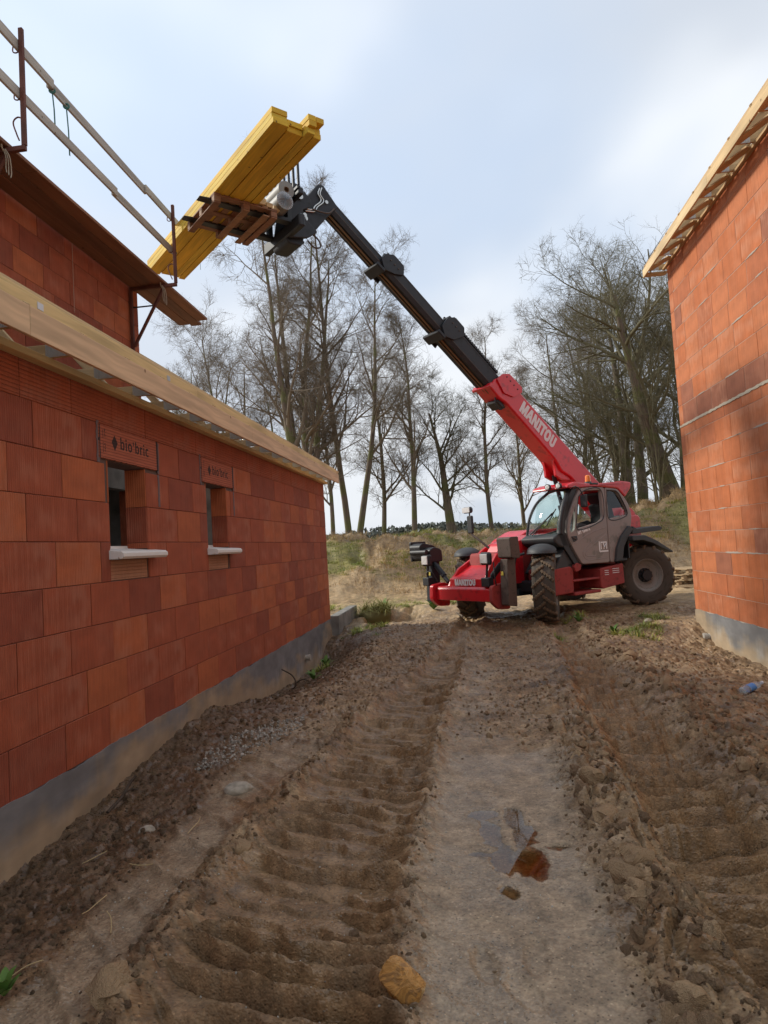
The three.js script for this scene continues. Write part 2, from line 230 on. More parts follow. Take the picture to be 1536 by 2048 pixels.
// fired clay: tone of the piece, faint streaks along the ribs, pale salt bloom in patches
function brickMap(tone, k, bloom, salt) { return dataTex(256, 144, (u, v, i, j) => {
  const streak = tnoise(u * 34, v * 1.5, 34, 2, 200 + k) * 0.55 + tnoise(u * 90, v * 3, 90, 3, 230 + k) * 0.45, blot = tfbm(u, v, 3, 3, 5, 260 + k), fine = hash2(i, j, 270 + k);
  const t = 1 + (streak - 0.5) * 0.22 + (blot - 0.5) * 0.4 + (fine - 0.5) * 0.1, e = bloom * sstep(0.40, 0.78, tfbm(u, v, 3, 2, 3, 300 + k) * 0.75 + streak * 0.3);
  return tone.map((q, n) => toS(clamp(lerp(q * t, salt[n], e * 0.45))));
}); }
const ribV = dataTex(1024, 16, (u) => { const r = Math.abs(((u * 28) % 1) - 0.5) * 2; return 0.5 + 0.5 * sstep(0.12, 0.5, r); }, false);
const ribH = dataTex(16, 512, (u, v) => { const r = Math.abs(((v * 11) % 1) - 0.5) * 2; return 0.5 + 0.5 * sstep(0.06, 0.35, r); }, false);
const brickUV = g => { const u = g.attributes.uv; for (let i = 0; i < u.count; i++) u.setXY(i, u.getX(i) / BL, u.getY(i) / BH); return g; };
const brickGeo = new Map();
function brickBox(w, h) { w = Math.round(w * 200) / 200; const k = w + '|' + h.toFixed(3); if (!brickGeo.has(k)) brickGeo.set(k, brickUV(cbox(w, h, 0.18, 0.0035))); return brickGeo.get(k); }
let brickSeed = 0;
function brickSet(tones, n, bump, depth, salt) { return tones.map(t => Array.from({ length: n }, (_, i) => new THREE.MeshStandardMaterial({ map: brickMap(t, ++brickSeed, [0.15, 0.9, 0.35, 0.6][i % 4], salt), bumpMap: bump, bumpScale: depth, roughness: 0.8 }))); }
const redBricks = brickSet([[0.375, 0.086, 0.035], [0.29, 0.066, 0.031], [0.455, 0.12, 0.042]], 4, ribV, 0.007, [0.50, 0.21, 0.13]), redFlat = brickSet([[0.38, 0.094, 0.04]], 2, ribH, 0.014, [0.36, 0.16, 0.11]);
const orangeBricks = brickSet([[0.53, 0.170, 0.064], [0.50, 0.146, 0.048], [0.45, 0.134, 0.050], [0.33, 0.115, 0.060]], 3, ribV, 0.006, [0.62, 0.30, 0.18]);
const paleBrick = brickSet([[0.42, 0.21, 0.12]], 1, ribH, 0.008, [0.6, 0.4, 0.28])[0][0];
const mortarRed = std(lin(0.13, 0.085, 0.07), 0.95), mortarPale = std(lin(0.42, 0.36, 0.30), 0.95), glue = std(lin(0.17, 0.125, 0.125), 0.9);
const concMap = dataTex(512, 512, (u, v, i, j) => { const a = tfbm(u, v, 5, 5, 6, 400), p = hash2(i, j, 401); const t = 0.8 + (a - 0.5) * 0.35 + (p - 0.5) * 0.06; return [t, t, t * 0.99]; });
const concBump = dataTex(256, 256, (u, v) => tfbm(u, v, 14, 14, 5, 410), false);
const concrete = new THREE.MeshStandardMaterial({ color: lin(0.36, 0.35, 0.33), map: concMap, bumpMap: concBump, bumpScale: 0.006, roughness: 0.9 });
const woodMaps = [0, 1, 2].map(k => dataTex(512, 128, (u, v, i, j) => { const w = tfbm(u, v, 2, 3, 4, 500 + k) * 1.4; const g = tnoise(u * 4, (v + w * 0.12) * 26, 4, 26, 510 + k) * 0.5 + tnoise(u * 8, (v + w * 0.1) * 60, 8, 60, 520 + k) * 0.5;
  let t = 0.86 + (g - 0.5) * 0.2 + (w - 0.7) * 0.12; let kn = 0; for (let q = 0; q < 5; q++) { const kx = hash2(q, k, 530), ky = hash2(q, k, 531); kn = Math.max(kn, 1 - sstep(0.5, 1.2, Math.hypot((u - kx) / 0.006, (v - ky) / 0.016))); } t -= kn * 0.4; return [t, t * (0.985 - kn * 0.12), t * (0.96 - kn * 0.25)]; }));
function woodMat(r, g, b, k = 0, rep = 0.5, rough = 0.75) { const m = woodMaps[k % 3].clone(); m.repeat.set(rep, rep * 2.2); m.needsUpdate = true; return new THREE.MeshStandardMaterial({ color: lin(r, g, b), map: m, bumpMap: m, bumpScale: 0.0012, roughness: rough }); }
const pine = [woodMat(0.86, 0.63, 0.35, 0), woodMat(0.82, 0.57, 0.31, 1), woodMat(0.88, 0.67, 0.40, 2)], fasciaWood = woodMat(0.98, 0.73, 0.48, 1), greenPine = woodMat(0.88, 0.70, 0.36, 2);
const zinc = std(lin(0.55, 0.57, 0.58), 0.42, { metalness: 0.85 });
// long timber along z with uv running along its length
function zBoard(wx, hy, z0, z1, x, y, c = 0.003) { const L = Math.abs(z1 - z0); return cbox(L, hy, wx, Math.min(c, wx / 3, hy / 3)).rotateY(Math.PI / 2).translate(x, y, (z0 + z1) / 2); }
function xBoard(x0, x1, hy, tz, y, z, c = 0.003) { return cbox(Math.abs(x1 - x0), hy, tz, Math.min(c, tz / 3, hy / 3)).translate((x0 + x1) / 2, y, z); }
// courses of hollow bricks on a wall facing +x (dir 1) or -x (dir -1); rows: [y0, height, phase, options]
function courses(wall, dir, faceX, zNear, zFar, rows, sets, pick, holes, seed) {
  const R = rngOf(seed);
  rows.forEach(([y0, h, phase, opt = {}], ri) => {
    const cuts = [zNear, zFar]; for (let z = zNear - phase; z > zFar; z -= BL) if (z < zNear) cuts.push(z);
    const hs = holes.filter(q => q[2] < y0 + h - 0.02 && q[3] > y0 + 0.02); for (const q of hs) cuts.push(q[0], q[1]);
    cuts.sort((a, b) => b - a);
    for (let i = 0; i + 1 < cuts.length; i++) { const a = cuts[i], b = cuts[i + 1], w = a - b; if (w < 0.045) continue; const m = (a + b) / 2; if (hs.some(q => m < q[0] && m > q[1])) continue;
      const s = opt.sets || sets, tone = pick(ri, m, R), map = Math.floor(R() * s[0].length) % s[0].length;
      const o = mesh('brick', brickBox(w - 0.004, h - 0.004), s[Math.min(tone, s.length - 1)][map], wall); o.rotation.y = dir * Math.PI / 2; o.position.set(faceX - dir * (0.09 + R() * 0.0035), y0 + h / 2, m);
    }
  });
}
// ---------------------------------------------------------------- left house
const leftHouse = thing('brick_house', 'unrendered red hollow-brick house on the left with two small window openings and open roof timbers', 'house', [-2.78, 0.3, -6], undefined);
{
  const H = leftHouse, ox = -2.78, oy = 0.3, oz = -6, at = g => g.translate(-ox, -oy, -oz);
  const part = (n, g, m, p = H) => mesh(n, at(g), m, p);
  const wins = [[-4.97, -5.61], [-7.01, -7.65]], holes = [];
  for (const [a, b] of wins) holes.push([a, b, 1.556, 2.53], [a + 0.13, b - 0.25, 2.50, 2.812]);
  const Z0 = 1.5, ZB = 1.5, Z1 = -13.4, T = 0.2;
  // masonry core, set back behind the brick faces, pierced by the two windows
  const core = []; const seg = (z0, z1, y0, y1) => core.push(new THREE.BoxGeometry(T - 0.012, y1 - y0, z0 - z1).translate(-2.786 - T / 2 + 0.0, (y0 + y1) / 2, (z0 + z1) / 2));
  seg(ZB, wins[0][0], -0.9, 3.12); seg(wins[0][1], wins[1][0], -0.9, 3.12); seg(wins[1][1], Z1, -0.9, 3.12);
  for (const [a, b] of wins) { seg(a, b, -0.9, 1.56); seg(a, b, 2.53, 3.12); }
  const front = part('wall', merge(core).translate(0, 0, 0), mortarRed);
  const rows = []; const ph = [0.1, 0.385, 0.2, 0.47, 0.06, 0.33, 0.16, 0.42];
  for (let i = 0; i < 8; i++) rows.push([0.302 + i * BH - oy, BH, ph[i]]);
  rows.push([2.814 - oy, 0.306, 0.3, { sets: redFlat }]);
  const loc = holes.map(([a, b, c, d]) => [a - oz, b - oz, c - oy, d - oy]);
  courses(front, 1, 0, Z0 - oz, Z1 - oz, rows, redBricks, (r, z, R) => { const q = R() + (r < 4 ? 0.1 : 0); return q < 0.3 ? 1 : q < 0.8 ? 0 : 2; }, loc, 41);
  // dressings of the two windows
  wins.forEach(([a, b], k) => {
    const la = a + 0.13, lb = b - 0.25, m = (la + lb) / 2;
    // lintel with the maker's print and smears of glue mortar round it
    const cv = document.createElement('canvas'); cv.width = 1024; cv.height = 288; const c = cv.getContext('2d');
    c.fillStyle = 'rgb(176,98,72)'; c.fillRect(0, 0, 1024, 288); const R = rngOf(70 + k);
    for (let i = 0; i < 900; i++) { c.fillStyle = `rgba(${R() < 0.5 ? '120,58,40' : '205,128,98'},${0.05 + R() * 0.08})`; c.fillRect(R() * 1024, R() * 288, 30 + R() * 160, 2 + R() * 6); }
    c.fillStyle = 'rgba(42,34,36,0.88)'; c.beginPath(); c.moveTo(238, 66); c.lineTo(286, 132); c.lineTo(238, 204); c.lineTo(190, 132); c.closePath(); c.fill();
    c.font = 'bold 142px sans-serif'; c.textBaseline = 'alphabetic'; c.fillText("bio'bric", 318, 178, 520);
    c.font = 'bold 44px sans-serif'; for (const [s, y] of [['E', 66], ['1', 106], ['5', 190], ['T', 230]]) c.fillText(s, 76, y);
    c.strokeStyle = 'rgba(42,34,36,0.8)'; c.lineWidth = 7; c.beginPath(); c.moveTo(60, 46); c.lineTo(60, 120); c.moveTo(60, 150); c.lineTo(60, 238); c.stroke();
    c.strokeStyle = 'rgba(60,30,24,0.55)'; c.lineWidth = 3; for (let y = 14; y < 288; y += 26) { c.beginPath(); c.moveTo(0, y); c.lineTo(1024, y); c.stroke(); }
    c.fillStyle = 'rgba(58,44,46,0.92)'; for (let i = 0; i < 300; i++) { const y = R() * 288; c.fillRect(1024 - 34 - R() * 12, y, 60, 5); c.fillRect(-10, y, 22 + R() * 10, 5); }
    const tx = new THREE.CanvasTexture(cv); tx.colorSpace = THREE.SRGBColorSpace;
    const geo = cbox(la - lb - 0.006, 0.272, 0.2, 0.004), uv = geo.attributes.uv; for (let i = 0; i < uv.count; i++) uv.setXY(i, uv.getX(i) / (la - lb), uv.getY(i) / 0.272);
    const lintel = mesh('lintel', geo, new THREE.MeshStandardMaterial({ map: tx, bumpMap: ribH, bumpScale: 0.006, roughness: 0.85 }), H); lintel.rotation.y = Math.PI / 2; lintel.position.set(-0.092, 2.673 - oy, m - oz);
    lintel.userData.label = 'ribbed terracotta lintel printed with black lettering';
    for (const [zz, y0, y1] of [[la + 0.002, 2.5, 2.83], [lb - 0.006, 2.51, 2.8], [b - 0.27 + 0.02, 2.2, 2.5]]) { const pts = []; const n = 14; for (let i = 0; i <= n; i++) pts.push([0.012 + R() * 0.012, lerp(y0, y1, i / n)]); for (let i = n; i >= 0; i--) pts.push([-0.012 - R() * 0.012, lerp(y0, y1, i / n)]); const s = new THREE.Shape(pts.map(p => new THREE.Vector2(...p))); part('mortar_smear', new THREE.ExtrudeGeometry(s, { depth: 0.004, bevelEnabled: false }).rotateY(Math.PI / 2).translate(-2.7815, 0, zz), glue); }
    // sill: cast concrete, sloping, with a rounded nose
    const prof = new THREE.Shape([[-0.24, 1.74], [-0.24, 1.845], [-0.2, 1.845], [-0.19, 1.822], [0.10, 1.79], [0.118, 1.775], [0.118, 1.752], [0.105, 1.737], [0.09, 1.735], [0.085, 1.745], [0.07, 1.745], [0.065, 1.735]].map(p => new THREE.Vector2(...p)));
    const sill = part('window_sill', new THREE.ExtrudeGeometry(prof, { depth: a - b + 0.14, bevelEnabled: true, bevelSize: 0.004, bevelThickness: 0.006, bevelSegments: 2 }).rotateY(0).applyMatrix4(new THREE.Matrix4().makeTranslation(-2.78, 0, b - 0.07 - 0.05)), new THREE.MeshStandardMaterial({ color: lin(0.78, 0.77, 0.74), bumpMap: concBump, bumpScale: 0.0015, roughness: 0.75 }));
    sill.userData.label = 'white cast concrete window sill';
    const sb = mesh('sill_brick', brickUV(cbox(a - b - 0.006, 0.168, 0.16, 0.004)), paleBrick, H); sb.rotation.y = Math.PI / 2; sb.position.set(-0.096, 1.646 - oy, (a + b) / 2 - oz);
    // reveals: cut bricks on both jambs, three courses
    for (const [zz, sgn] of [[a, 1], [b, -1]]) for (let i = 0; i < 3; i++) { const y0 = [1.82, 1.874, 2.19][i], y1 = [1.87, 2.186, 2.526][i]; const j = mesh('jamb_brick', brickUV(cbox(0.19, y1 - y0, 0.012, 0.002)), redBricks[i % 3][i], H); j.position.set(-0.1, (y0 + y1) / 2 - oy, zz + sgn * -0.004 - oz); }
  });
  // inside: floor slab, back wall with a doorway and its concrete head, partition
  part('floor_slab', new THREE.BoxGeometry(7, 0.3, 14.6).translate(-6.5, 0.2, -5.9), concrete);
  const inner = []; const iw = (z0, z1, y0, y1) => inner.push(boxAt(0.18, y1 - y0, z0 - z1, -5.11, (y0 + y1) / 2, (z0 + z1) / 2));
  iw(1.5, -8.1, 0.35, 3.3); iw(-9.6, -10.03, 0.35, 3.3); iw(-8.1, -9.6, 3.1, 3.3);
  part('inner_wall', brickUV(merge(inner)), redBricks[0][2]);
  part('door_lintel', boxAt(0.2, 0.3, 1.9, -5.105, 2.95, -8.85), concrete); part('upper_floor_slab', boxAt(4.7, 0.2, 11.4, -7.6, 3.2, -4.2), concrete); part('room_wall', merge([boxAt(4.7, 2.75, 0.18, -7.6, 1.72, -9.93), boxAt(0.18, 2.75, 11.4, -9.9, 1.72, -4.2)]), concrete);
  part('partition_wall', boxAt(2.0, 2.6, 0.1, -4.0, 1.7, -11.2), concrete);
  part('end_wall', boxAt(5.2, 3.9, 0.18, -5.48, 1.17, -13.3), redBricks[0][2]);
  // upper storey, set back
  const U = part('upper_wall', new THREE.BoxGeometry(0.19, 3.1, 11.5 - 0.02).translate(-5.103, 4.58, -4.29), mortarRed);
  const ur = []; for (let i = 0; i < 9; i++) ur.push([6.13 - (9 - i) * BH - oy, BH, ph[(i * 3) % 8]]);
  courses(U, 1, -5.0 - ox, -3.4 - oz, -10.05 - oz, ur, redBricks, (r, z, R) => R() < 0.5 ? 0 : R() < 0.75 ? 1 : 2, [], 43);
  for (let i = 0; i < 9; i++) { const e = mesh('brick', brickBox(0.2, BH - 0.004), redBricks[i % 3][i % 4], U); e.rotation.y = Math.PI; e.position.set(-5.1 - ox, 6.13 - (8.5 - i) * BH - oy, -10.05 + 0.085 - oz); }
  part('upper_end_wall', boxAt(4.5, 3.0, 0.18, -7.46, 4.58, -9.95), redBricks[0][0]);
  // eaves: fascia boards, wall plate, rafters with nail plates, tiling battens
  for (const [a, b, m] of [[1.5, -3.6, 0], [-3.603, -7.8, 1], [-7.803, -13.5, 2]]) part('fascia_board', zBoard(0.027, 0.185, a, b, -2.48, 3.175), fasciaWood);
  for (const [a, b] of [[1.5, -6.2], [-6.203, -13.48]]) { part('eaves_board', zBoard(0.03, 0.085, a, b, -2.515, 3.312), greenPine); part('wall_plate', zBoard(0.085, 0.05, a, b - (b < -10 ? -0.1 : 0), -2.733, 3.094), greenPine); }
  const slope = 0.685, R = rngOf(8);
  for (let k = 0, z = 1.2; z > -13.45; z -= 0.6, k++) {
    const far = z < -10.1, xt = far ? -6.4 : -5.0, y0 = 3.235;
    part('rafter', bar(V(-2.5, y0, z), V(xt, y0 + (-2.5 - xt) * slope, z), 0.036, 0.1), pine[k % 3]);
    part('tie_beam', xBoard(-2.5, -5.0, 0.09, 0.036, 3.172, z + 0.0375), pine[(k + 1) % 3]);
    const pl = []; pl.push(boxAt(0.21, 0.1, 0.0015, -2.63, 3.176, z + 0.0573, 0.0004)); for (let i = 0; i < 9; i++) pl.push(boxAt(0.009, 0.085, 0.003, -2.72 + i * 0.0225, 3.176, z + 0.059, 0.001)); part('nail_plate', merge(pl), zinc);
    if (k % 2) part('strut', bar(V(-2.95, 3.2, z + 0.08), V(-3.5, 3.85, z + 0.08), 0.03, 0.07), pine[k % 3]);
  }
  for (let k = 0; k < 13; k++) { const x = -2.56 - k * 0.305, y = 3.335 + (-2.5 - x) * slope; const cut = k < 8; const joins = [1.4, -3.2 - (k * 1.37) % 2.6, -8.3 + (k * 0.9) % 1.7, -13.5 + R() * 0.05];
    for (let i = 0; i < 3; i++) if (!(k > 7 && joins[i + 1] > -10.1)) part('batten', zBoard(0.05, 0.032, k > 7 ? Math.min(joins[i], -10.1) : joins[i] - 0.002, joins[i + 1], x, y + 0.002 * (i % 2)), [pine[0], greenPine, pine[2]][(k + i) % 3]); }
  part('barge_board', bar(V(-2.5, 3.26, -13.5), V(-6.4, 3.26 + 3.9 * slope, -13.5), 0.027, 0.16), fasciaWood);
  for (const z of [-3.75, -5.55]) part('strap_plate', boxAt(0.002, 0.045, 0.06, -2.498, 3.315, z, 0.0005), zinc);
}
// grey rendered plinths: brushed coat with a ragged top edge
function plinth(house, org, dir, faceX, z0, z1, yBot, yTop, seed, label) {
  const R = rngOf(seed), pts = [], L = z0 - z1, n = Math.round(L / 0.05);
  for (let i = 0; i <= n; i++) pts.push(new THREE.Vector2(i / n * L, yTop + (fbm(i * 0.21, 3, 3, seed) - 0.35) * 0.05 + (R() - 0.5) * 0.008));
  pts.push(new THREE.Vector2(L, yBot), new THREE.Vector2(0, yBot));
  const g = new THREE.ExtrudeGeometry(new THREE.Shape(pts), { depth: 0.03, bevelEnabled: false });
  const uv = g.attributes.uv, p = g.attributes.position; for (let i = 0; i < uv.count; i++) uv.setXY(i, p.getX(i) / L, (p.getY(i) - yBot) / (yTop + 0.06 - yBot));
  const map = dataTex(1024, 160, (u, v, i, j) => { const x = u * L, y = yBot + v * (yTop + 0.06 - yBot); const rag = fbm(x * 2.2, 1, 4, seed + 1), strokes = tnoise(x * 14, v * 2, 4096, 4, seed + 2) * 0.6 + tnoise(x * 40, v * 3, 4096, 8, seed + 3) * 0.4, n = fbm(x * 5, y * 9, 4, seed + 4);
    let c = [0.66, 0.645, 0.62].map(q => q * (0.86 + 0.28 * n + (strokes - 0.5) * 0.12));
    const coat = sstep(0.3, 0.6, v * 0.9 - 0.28 + rag * 0.42 + (strokes - 0.5) * 0.3); c = c.map((q, k) => lerp(q, [0.40, 0.40, 0.41][k] * (0.85 + 0.3 * n), coat * 0.75));
    const gy = baseHeight(faceX + dir * 0.1, z0 - x), mud = sstep(-0.1, 0.22, 0.26 - (y - gy) + (fbm(x * 2.4, y * 5, 4, seed + 6) - 0.5) * 0.5 + (strokes - 0.5) * 0.12); c = c.map((q, k) => lerp(q, [0.68, 0.585, 0.46][k] * (0.85 + 0.25 * n), mud * 0.8));
    return c; }, true, false);
  g.rotateY(Math.PI / 2); if (dir < 0) g.translate(faceX, 0, z0); else g.translate(faceX - 0.03 + 0.002, 0, z0);
  return mesh('plinth', g.translate(-org[0], -org[1], -org[2]), new THREE.MeshStandardMaterial({ map, bumpMap: concBump, bumpScale: 0.004, roughness: 0.85 }), house);
}
plinth(leftHouse, [-2.78, 0.3, -6], 1, -2.772, 1.5, -13.41, -0.95, 0.3, 31);
{ const p = merge([rod(V(0, 0, 0), V(0.09, 0, 0), 0.045, 18), rod(V(0.06, 0, 0), V(0.1, 0, 0), 0.052, 18)]); mesh('drain_pipe_stub', p.translate(0.0, -0.39, -11.08 + 6), std(lin(0.42, 0.38, 0.32), 0.6), leftHouse); }
{ // low concrete wall past the corner
  const g = boxAt(0.2, 1.2, 2.3, -2.71, -0.24, -14.58, 0.012); solo('low_wall', g, concrete, 'low bare concrete wall running on from the corner of the left house', 'wall'); }
// ---------------------------------------------------------------- right house
const rightHouse = thing('brick_house', 'two-storey orange hollow-brick house on the right with pale timber eaves', 'house', [3.7, 0.395, -6]);
{
  const H = rightHouse, ox = 3.7, oy = 0.395, oz = -6, part = (n, g, m, p = H) => mesh(n, g.translate(-ox, -oy, -oz), m, p);
  const Z0 = 1.0, Z1 = -11.35;
  const W = part('wall', new THREE.BoxGeometry(0.19, 7.0, Z0 - Z1 - 0.02).translate(3.8, 2.6, (Z0 + Z1) / 2), mortarPale);
  const rows = []; const ph = [0.3, 0.05, 0.4, 0.18, 0.5, 0.25, 0.1, 0.36, 0.02];
  for (let i = 0; i < 9; i++) rows.push([i * BH, BH, ph[i]]);
  rows.push([9 * BH, 0.155, 0.2]); for (let i = 0; i < 8; i++) rows.push([9 * BH + 0.185 + i * BH, BH, ph[(i * 2 + 1) % 9]]);
  rows.push([9 * BH + 0.185 + 8 * BH, 6.1 - 0.395 - (9 * BH + 0.185 + 8 * BH), 0.1]);
  courses(W, -1, 0, -4.2 - oz, Z1 - oz, rows, orangeBricks, (r, z, R) => { if (r === 10) return R() < 0.75 ? 3 : 2; if (r === 0) return 2; const q = R(); return q < 0.06 ? 3 : q < 0.45 ? 0 : q < 0.8 ? 1 : 2; }, [], 47);
  rows.forEach(([y, h], i) => { const e = mesh('brick', brickBox(0.2, h - 0.004), orangeBricks[i % 3][i % 3], W); e.rotation.y = Math.PI; e.position.set(0.1, y + h / 2, Z1 + 0.086 - oz); });
  part('end_wall', boxAt(7, 6.6, 0.18, 7.4, 2.75, -11.25), orangeBricks[0][0]);
  { // thick bedding joint at floor level
    const R = rngOf(5), L = 7.15, up = [], dn = []; for (let i = 0; i <= 150; i++) { up.push(new THREE.Vector2(i / 150 * L, 0.032 + (R() - 0.5) * 0.014)); dn.push(new THREE.Vector2(i / 150 * L, -0.003 + (R() - 0.5) * 0.014)); }
    part('bedding_joint', new THREE.ExtrudeGeometry(new THREE.Shape(up.concat(dn.reverse())), { depth: 0.02, bevelEnabled: false }).rotateY(-Math.PI / 2).translate(3.7 + 0.012, 0.395 + 9 * BH + 0.153, -11.35), std(lin(0.5, 0.44, 0.34), 0.95, { bumpMap: concBump, bumpScale: 0.01 })); }
  // smears of pale mortar along some bed joints
  { const R = rngOf(15); for (let k = 0; k < 46; k++) { const r = 1 + Math.floor(R() * 16), y = rows[r][0] + 0.395, z = -11.3 + R() * 5.5, L = 0.15 + R() * 0.5, h = 0.008 + R() * 0.012; const up = [], dn = [], n = 12; for (let i = 0; i <= n; i++) { const e = Math.sin(i / n * Math.PI) ** 0.5; up.push(new THREE.Vector2(i / n * L, h * e * (0.4 + R() * 0.6))); dn.push(new THREE.Vector2(i / n * L, -h * 0.7 * e * (0.3 + R() * 0.7))); } part('mortar_smear', new THREE.ExtrudeGeometry(new THREE.Shape(up.concat(dn.reverse())), { depth: 0.004, bevelEnabled: false }).rotateY(-Math.PI / 2).translate(3.7015, y, z), mortarPale); } }
  for (const [a, b] of [[1, -3.2], [-3.203, -8.63], [-8.633, -11.63]]) part('fascia_board', zBoard(0.027, 0.135, a, b, 3.4, 6.128), pine[a < -8 ? 2 : 0]);
  part('eaves_board', zBoard(0.03, 0.05, 1, -11.62, 3.425, 6.225), pine[1]);
  part('wall_plate', zBoard(0.05, 0.05, 1, -11.5, 3.69, 6.128), pine[1]);
  part('eaves_end_board', xBoard(3.415, 3.75, 0.03, 0.14, 6.075, -11.55), pine[2]);
  for (let k = 0, z = -11.52; z < 0.9; z += 0.6, k++) { part('tie_beam', xBoard(3.415, 6.5, 0.09, 0.036, 6.148 + 0.03, z), pine[k % 3]); part('rafter', bar(V(3.42, 6.2, z - 0.037), V(6.2, 6.2 + 2.78 * 0.7, z - 0.037), 0.036, 0.1), pine[(k + 1) % 3]);
    const pl = [boxAt(0.15, 0.085, 0.0015, 3.54, 6.17, z + 0.0195, 0.0004)]; for (let i = 0; i < 8; i++) pl.push(boxAt(0.008, 0.075, 0.003, 3.475 + i * 0.0185, 6.17, z + 0.0215, 0.001)); part('nail_plate', merge(pl), zinc); part('bracing_strut', bar(V(3.44, 6.12, z + 0.05), V(3.66, 6.145, z + 0.5), 0.1, 0.025), pine[(k + 2) % 3]); }
  for (let k = 0; k < 8; k++) { const x = 3.47 + k * 0.32; part('batten', zBoard(0.04, 0.03, 1, -11.6, x, 6.28 + (x - 3.45) * 0.7), pine[k % 3]); }
  plinth(H, [ox, oy, oz], -1, 3.692, 1.0, -11.36, -0.6, 0.39, 57);
  mesh('drain_pipe_stub', merge([rod(V(0, 0, 0), V(-0.09, 0, 0), 0.05, 18), rod(V(-0.05, 0, 0), V(-0.1, 0, 0), 0.058, 18)]).translate(0, 0.02 - oy, -10.8 - oz), std(lin(0.4, 0.38, 0.34), 0.6), H);
}
// ---------------------------------------------------------------- bracket scaffold on the upper wall
const rust = new THREE.MeshStandardMaterial({ color: lin(0.24, 0.085, 0.06), roughness: 0.75, metalness: 0.2, bumpMap: concBump, bumpScale: 0.001, map: concMap });
const darkPly = [woodMat(0.30, 0.145, 0.085, 0, 0.4), woodMat(0.26, 0.13, 0.08, 1, 0.4), woodMat(0.34, 0.16, 0.09, 2, 0.4)];
const greyWood = [woodMat(0.60, 0.58, 0.54, 0, 0.6), woodMat(0.55, 0.53, 0.50, 1, 0.6)];
const S_Y = 6.1;
for (const [z, label] of [[-6.15, 'rusty steel scaffold bracket and post at the top left edge of the photograph'], [-9.78, 'rusty triangular scaffold bracket and post at the end of the upper brick wall']]) {
  const g = thing('scaffold_bracket', label, 'bracket', [-5, 5.0, z], 'scaffold brackets on the upper wall');
  const P = (x, y, dz = 0) => V(x + 5, y - 5.0, dz);
  mesh('wall_upright', bar(P(-4.965, 5.02), P(-4.965, 6.06), 0.045, 0.045, V(0, 0, 1)), rust, g);
  mesh('arm', bar(P(-4.942, 6.03), P(-4.2, 6.03), 0.045, 0.05), rust, g);
  mesh('brace', bar(P(-4.94, 5.1), P(-4.42, 6.005), 0.04, 0.04), rust, g);
  mesh('post', bar(P(-4.215, 6.056), P(-4.215, 7.32), 0.045, 0.04, V(0, 0, 1)), rust, g);
  mesh('wall_pin', rod(P(-4.97, 5.74, -0.02), P(-4.62, 5.74, -0.02), 0.012), std(lin(0.05, 0.04, 0.04), 0.6, { metalness: 0.4 }), g);
  mesh('hook', tube([P(-4.215, 6.34, 0.0), P(-4.28, 6.37), P(-4.33, 6.33), P(-4.30, 6.2), P(-4.27, 6.12)], 0.008, 20, 6), rust, g);
  for (const y of [7.13, 6.62]) mesh('rail_clip', tube([P(-4.235, y - 0.04, 0.0), P(-4.27, y - 0.065), P(-4.31, y - 0.05), P(-4.305, y + 0.03)], 0.007, 14, 6), rust, g);
}
const plankZ = [[-11.62, -6.0], [-11.72, -5.1], [-11.5, -6.6]];
for (let r = 0; r < 3; r++) {
  const x = -4.88 + r * 0.2, [far, mid] = plankZ[r];
  for (const [a, b, k] of [[far, mid, 0], [mid + 0.004, -1.8, 1]]) { const g = solo('scaffold_plank', zBoard(0.195, 0.042, a, b, x, 6.077 + 0.003 * r), darkPly[(r + k) % 3], `dark scaffold plank, ${['against the wall', 'in the middle of the walkway', 'on the walkway outer edge'][r]}, ${k ? 'near length' : 'far length'}`, 'plank', 'walkway planks'); }
}
for (const [y, zs, n] of [[7.14, [-1.6, -6.75, -9.0, -11.15], 'top'], [6.62, [-1.6, -8.1, -9.85], 'middle']]) for (let i = 0; i + 1 < zs.length; i++) solo('guard_rail', zBoard(0.03, 0.115, zs[i] + (i ? 0.06 : 0), zs[i + 1], -4.256 - (i % 2) * 0.031, y), greyWood[i % 2], `weathered grey timber guard rail, ${n} rail, ${i === 0 ? 'nearest length' : i === zs.length - 2 ? 'far end length' : 'second length'}`, 'rail', 'scaffold guard rails');
const teal = std(lin(0.05, 0.17, 0.15), 0.7);
for (const [z, L, lab] of [[-6.75, 0.42, 'short green strap hanging from the top guard rail'], [-7.02, 0.58, 'longer green strap hanging from the top guard rail'], [-10.95, 0.3, 'thin strap hanging from the far tip of the top guard rail'], [-9.9, 0.5, 'thin strap hanging beside the far post']]) { const y0 = z === -9.9 ? 6.6 : 7.08; const t = thing('hanging_strap', lab, 'strap', [-4.27, y0, z], 'straps tied to the rails'); const w = z < -9 ? 0.012 : 0.026; mesh('tail', merge([bar(V(0, 0, 0), V(0.01, -L * 0.5, -0.012), 0.004, w, V(0, 0, 1)), bar(V(0.01, -L * 0.5, -0.012), V(0.0, -L, -0.035), 0.004, w, V(0, 0, 1))]), teal, t); mesh('knot', new THREE.TorusGeometry(0.028, 0.012, 8, 14).rotateY(0.4).translate(0, 0.0, 0), teal, t); }
const rope = std(lin(0.42, 0.35, 0.26), 0.9);
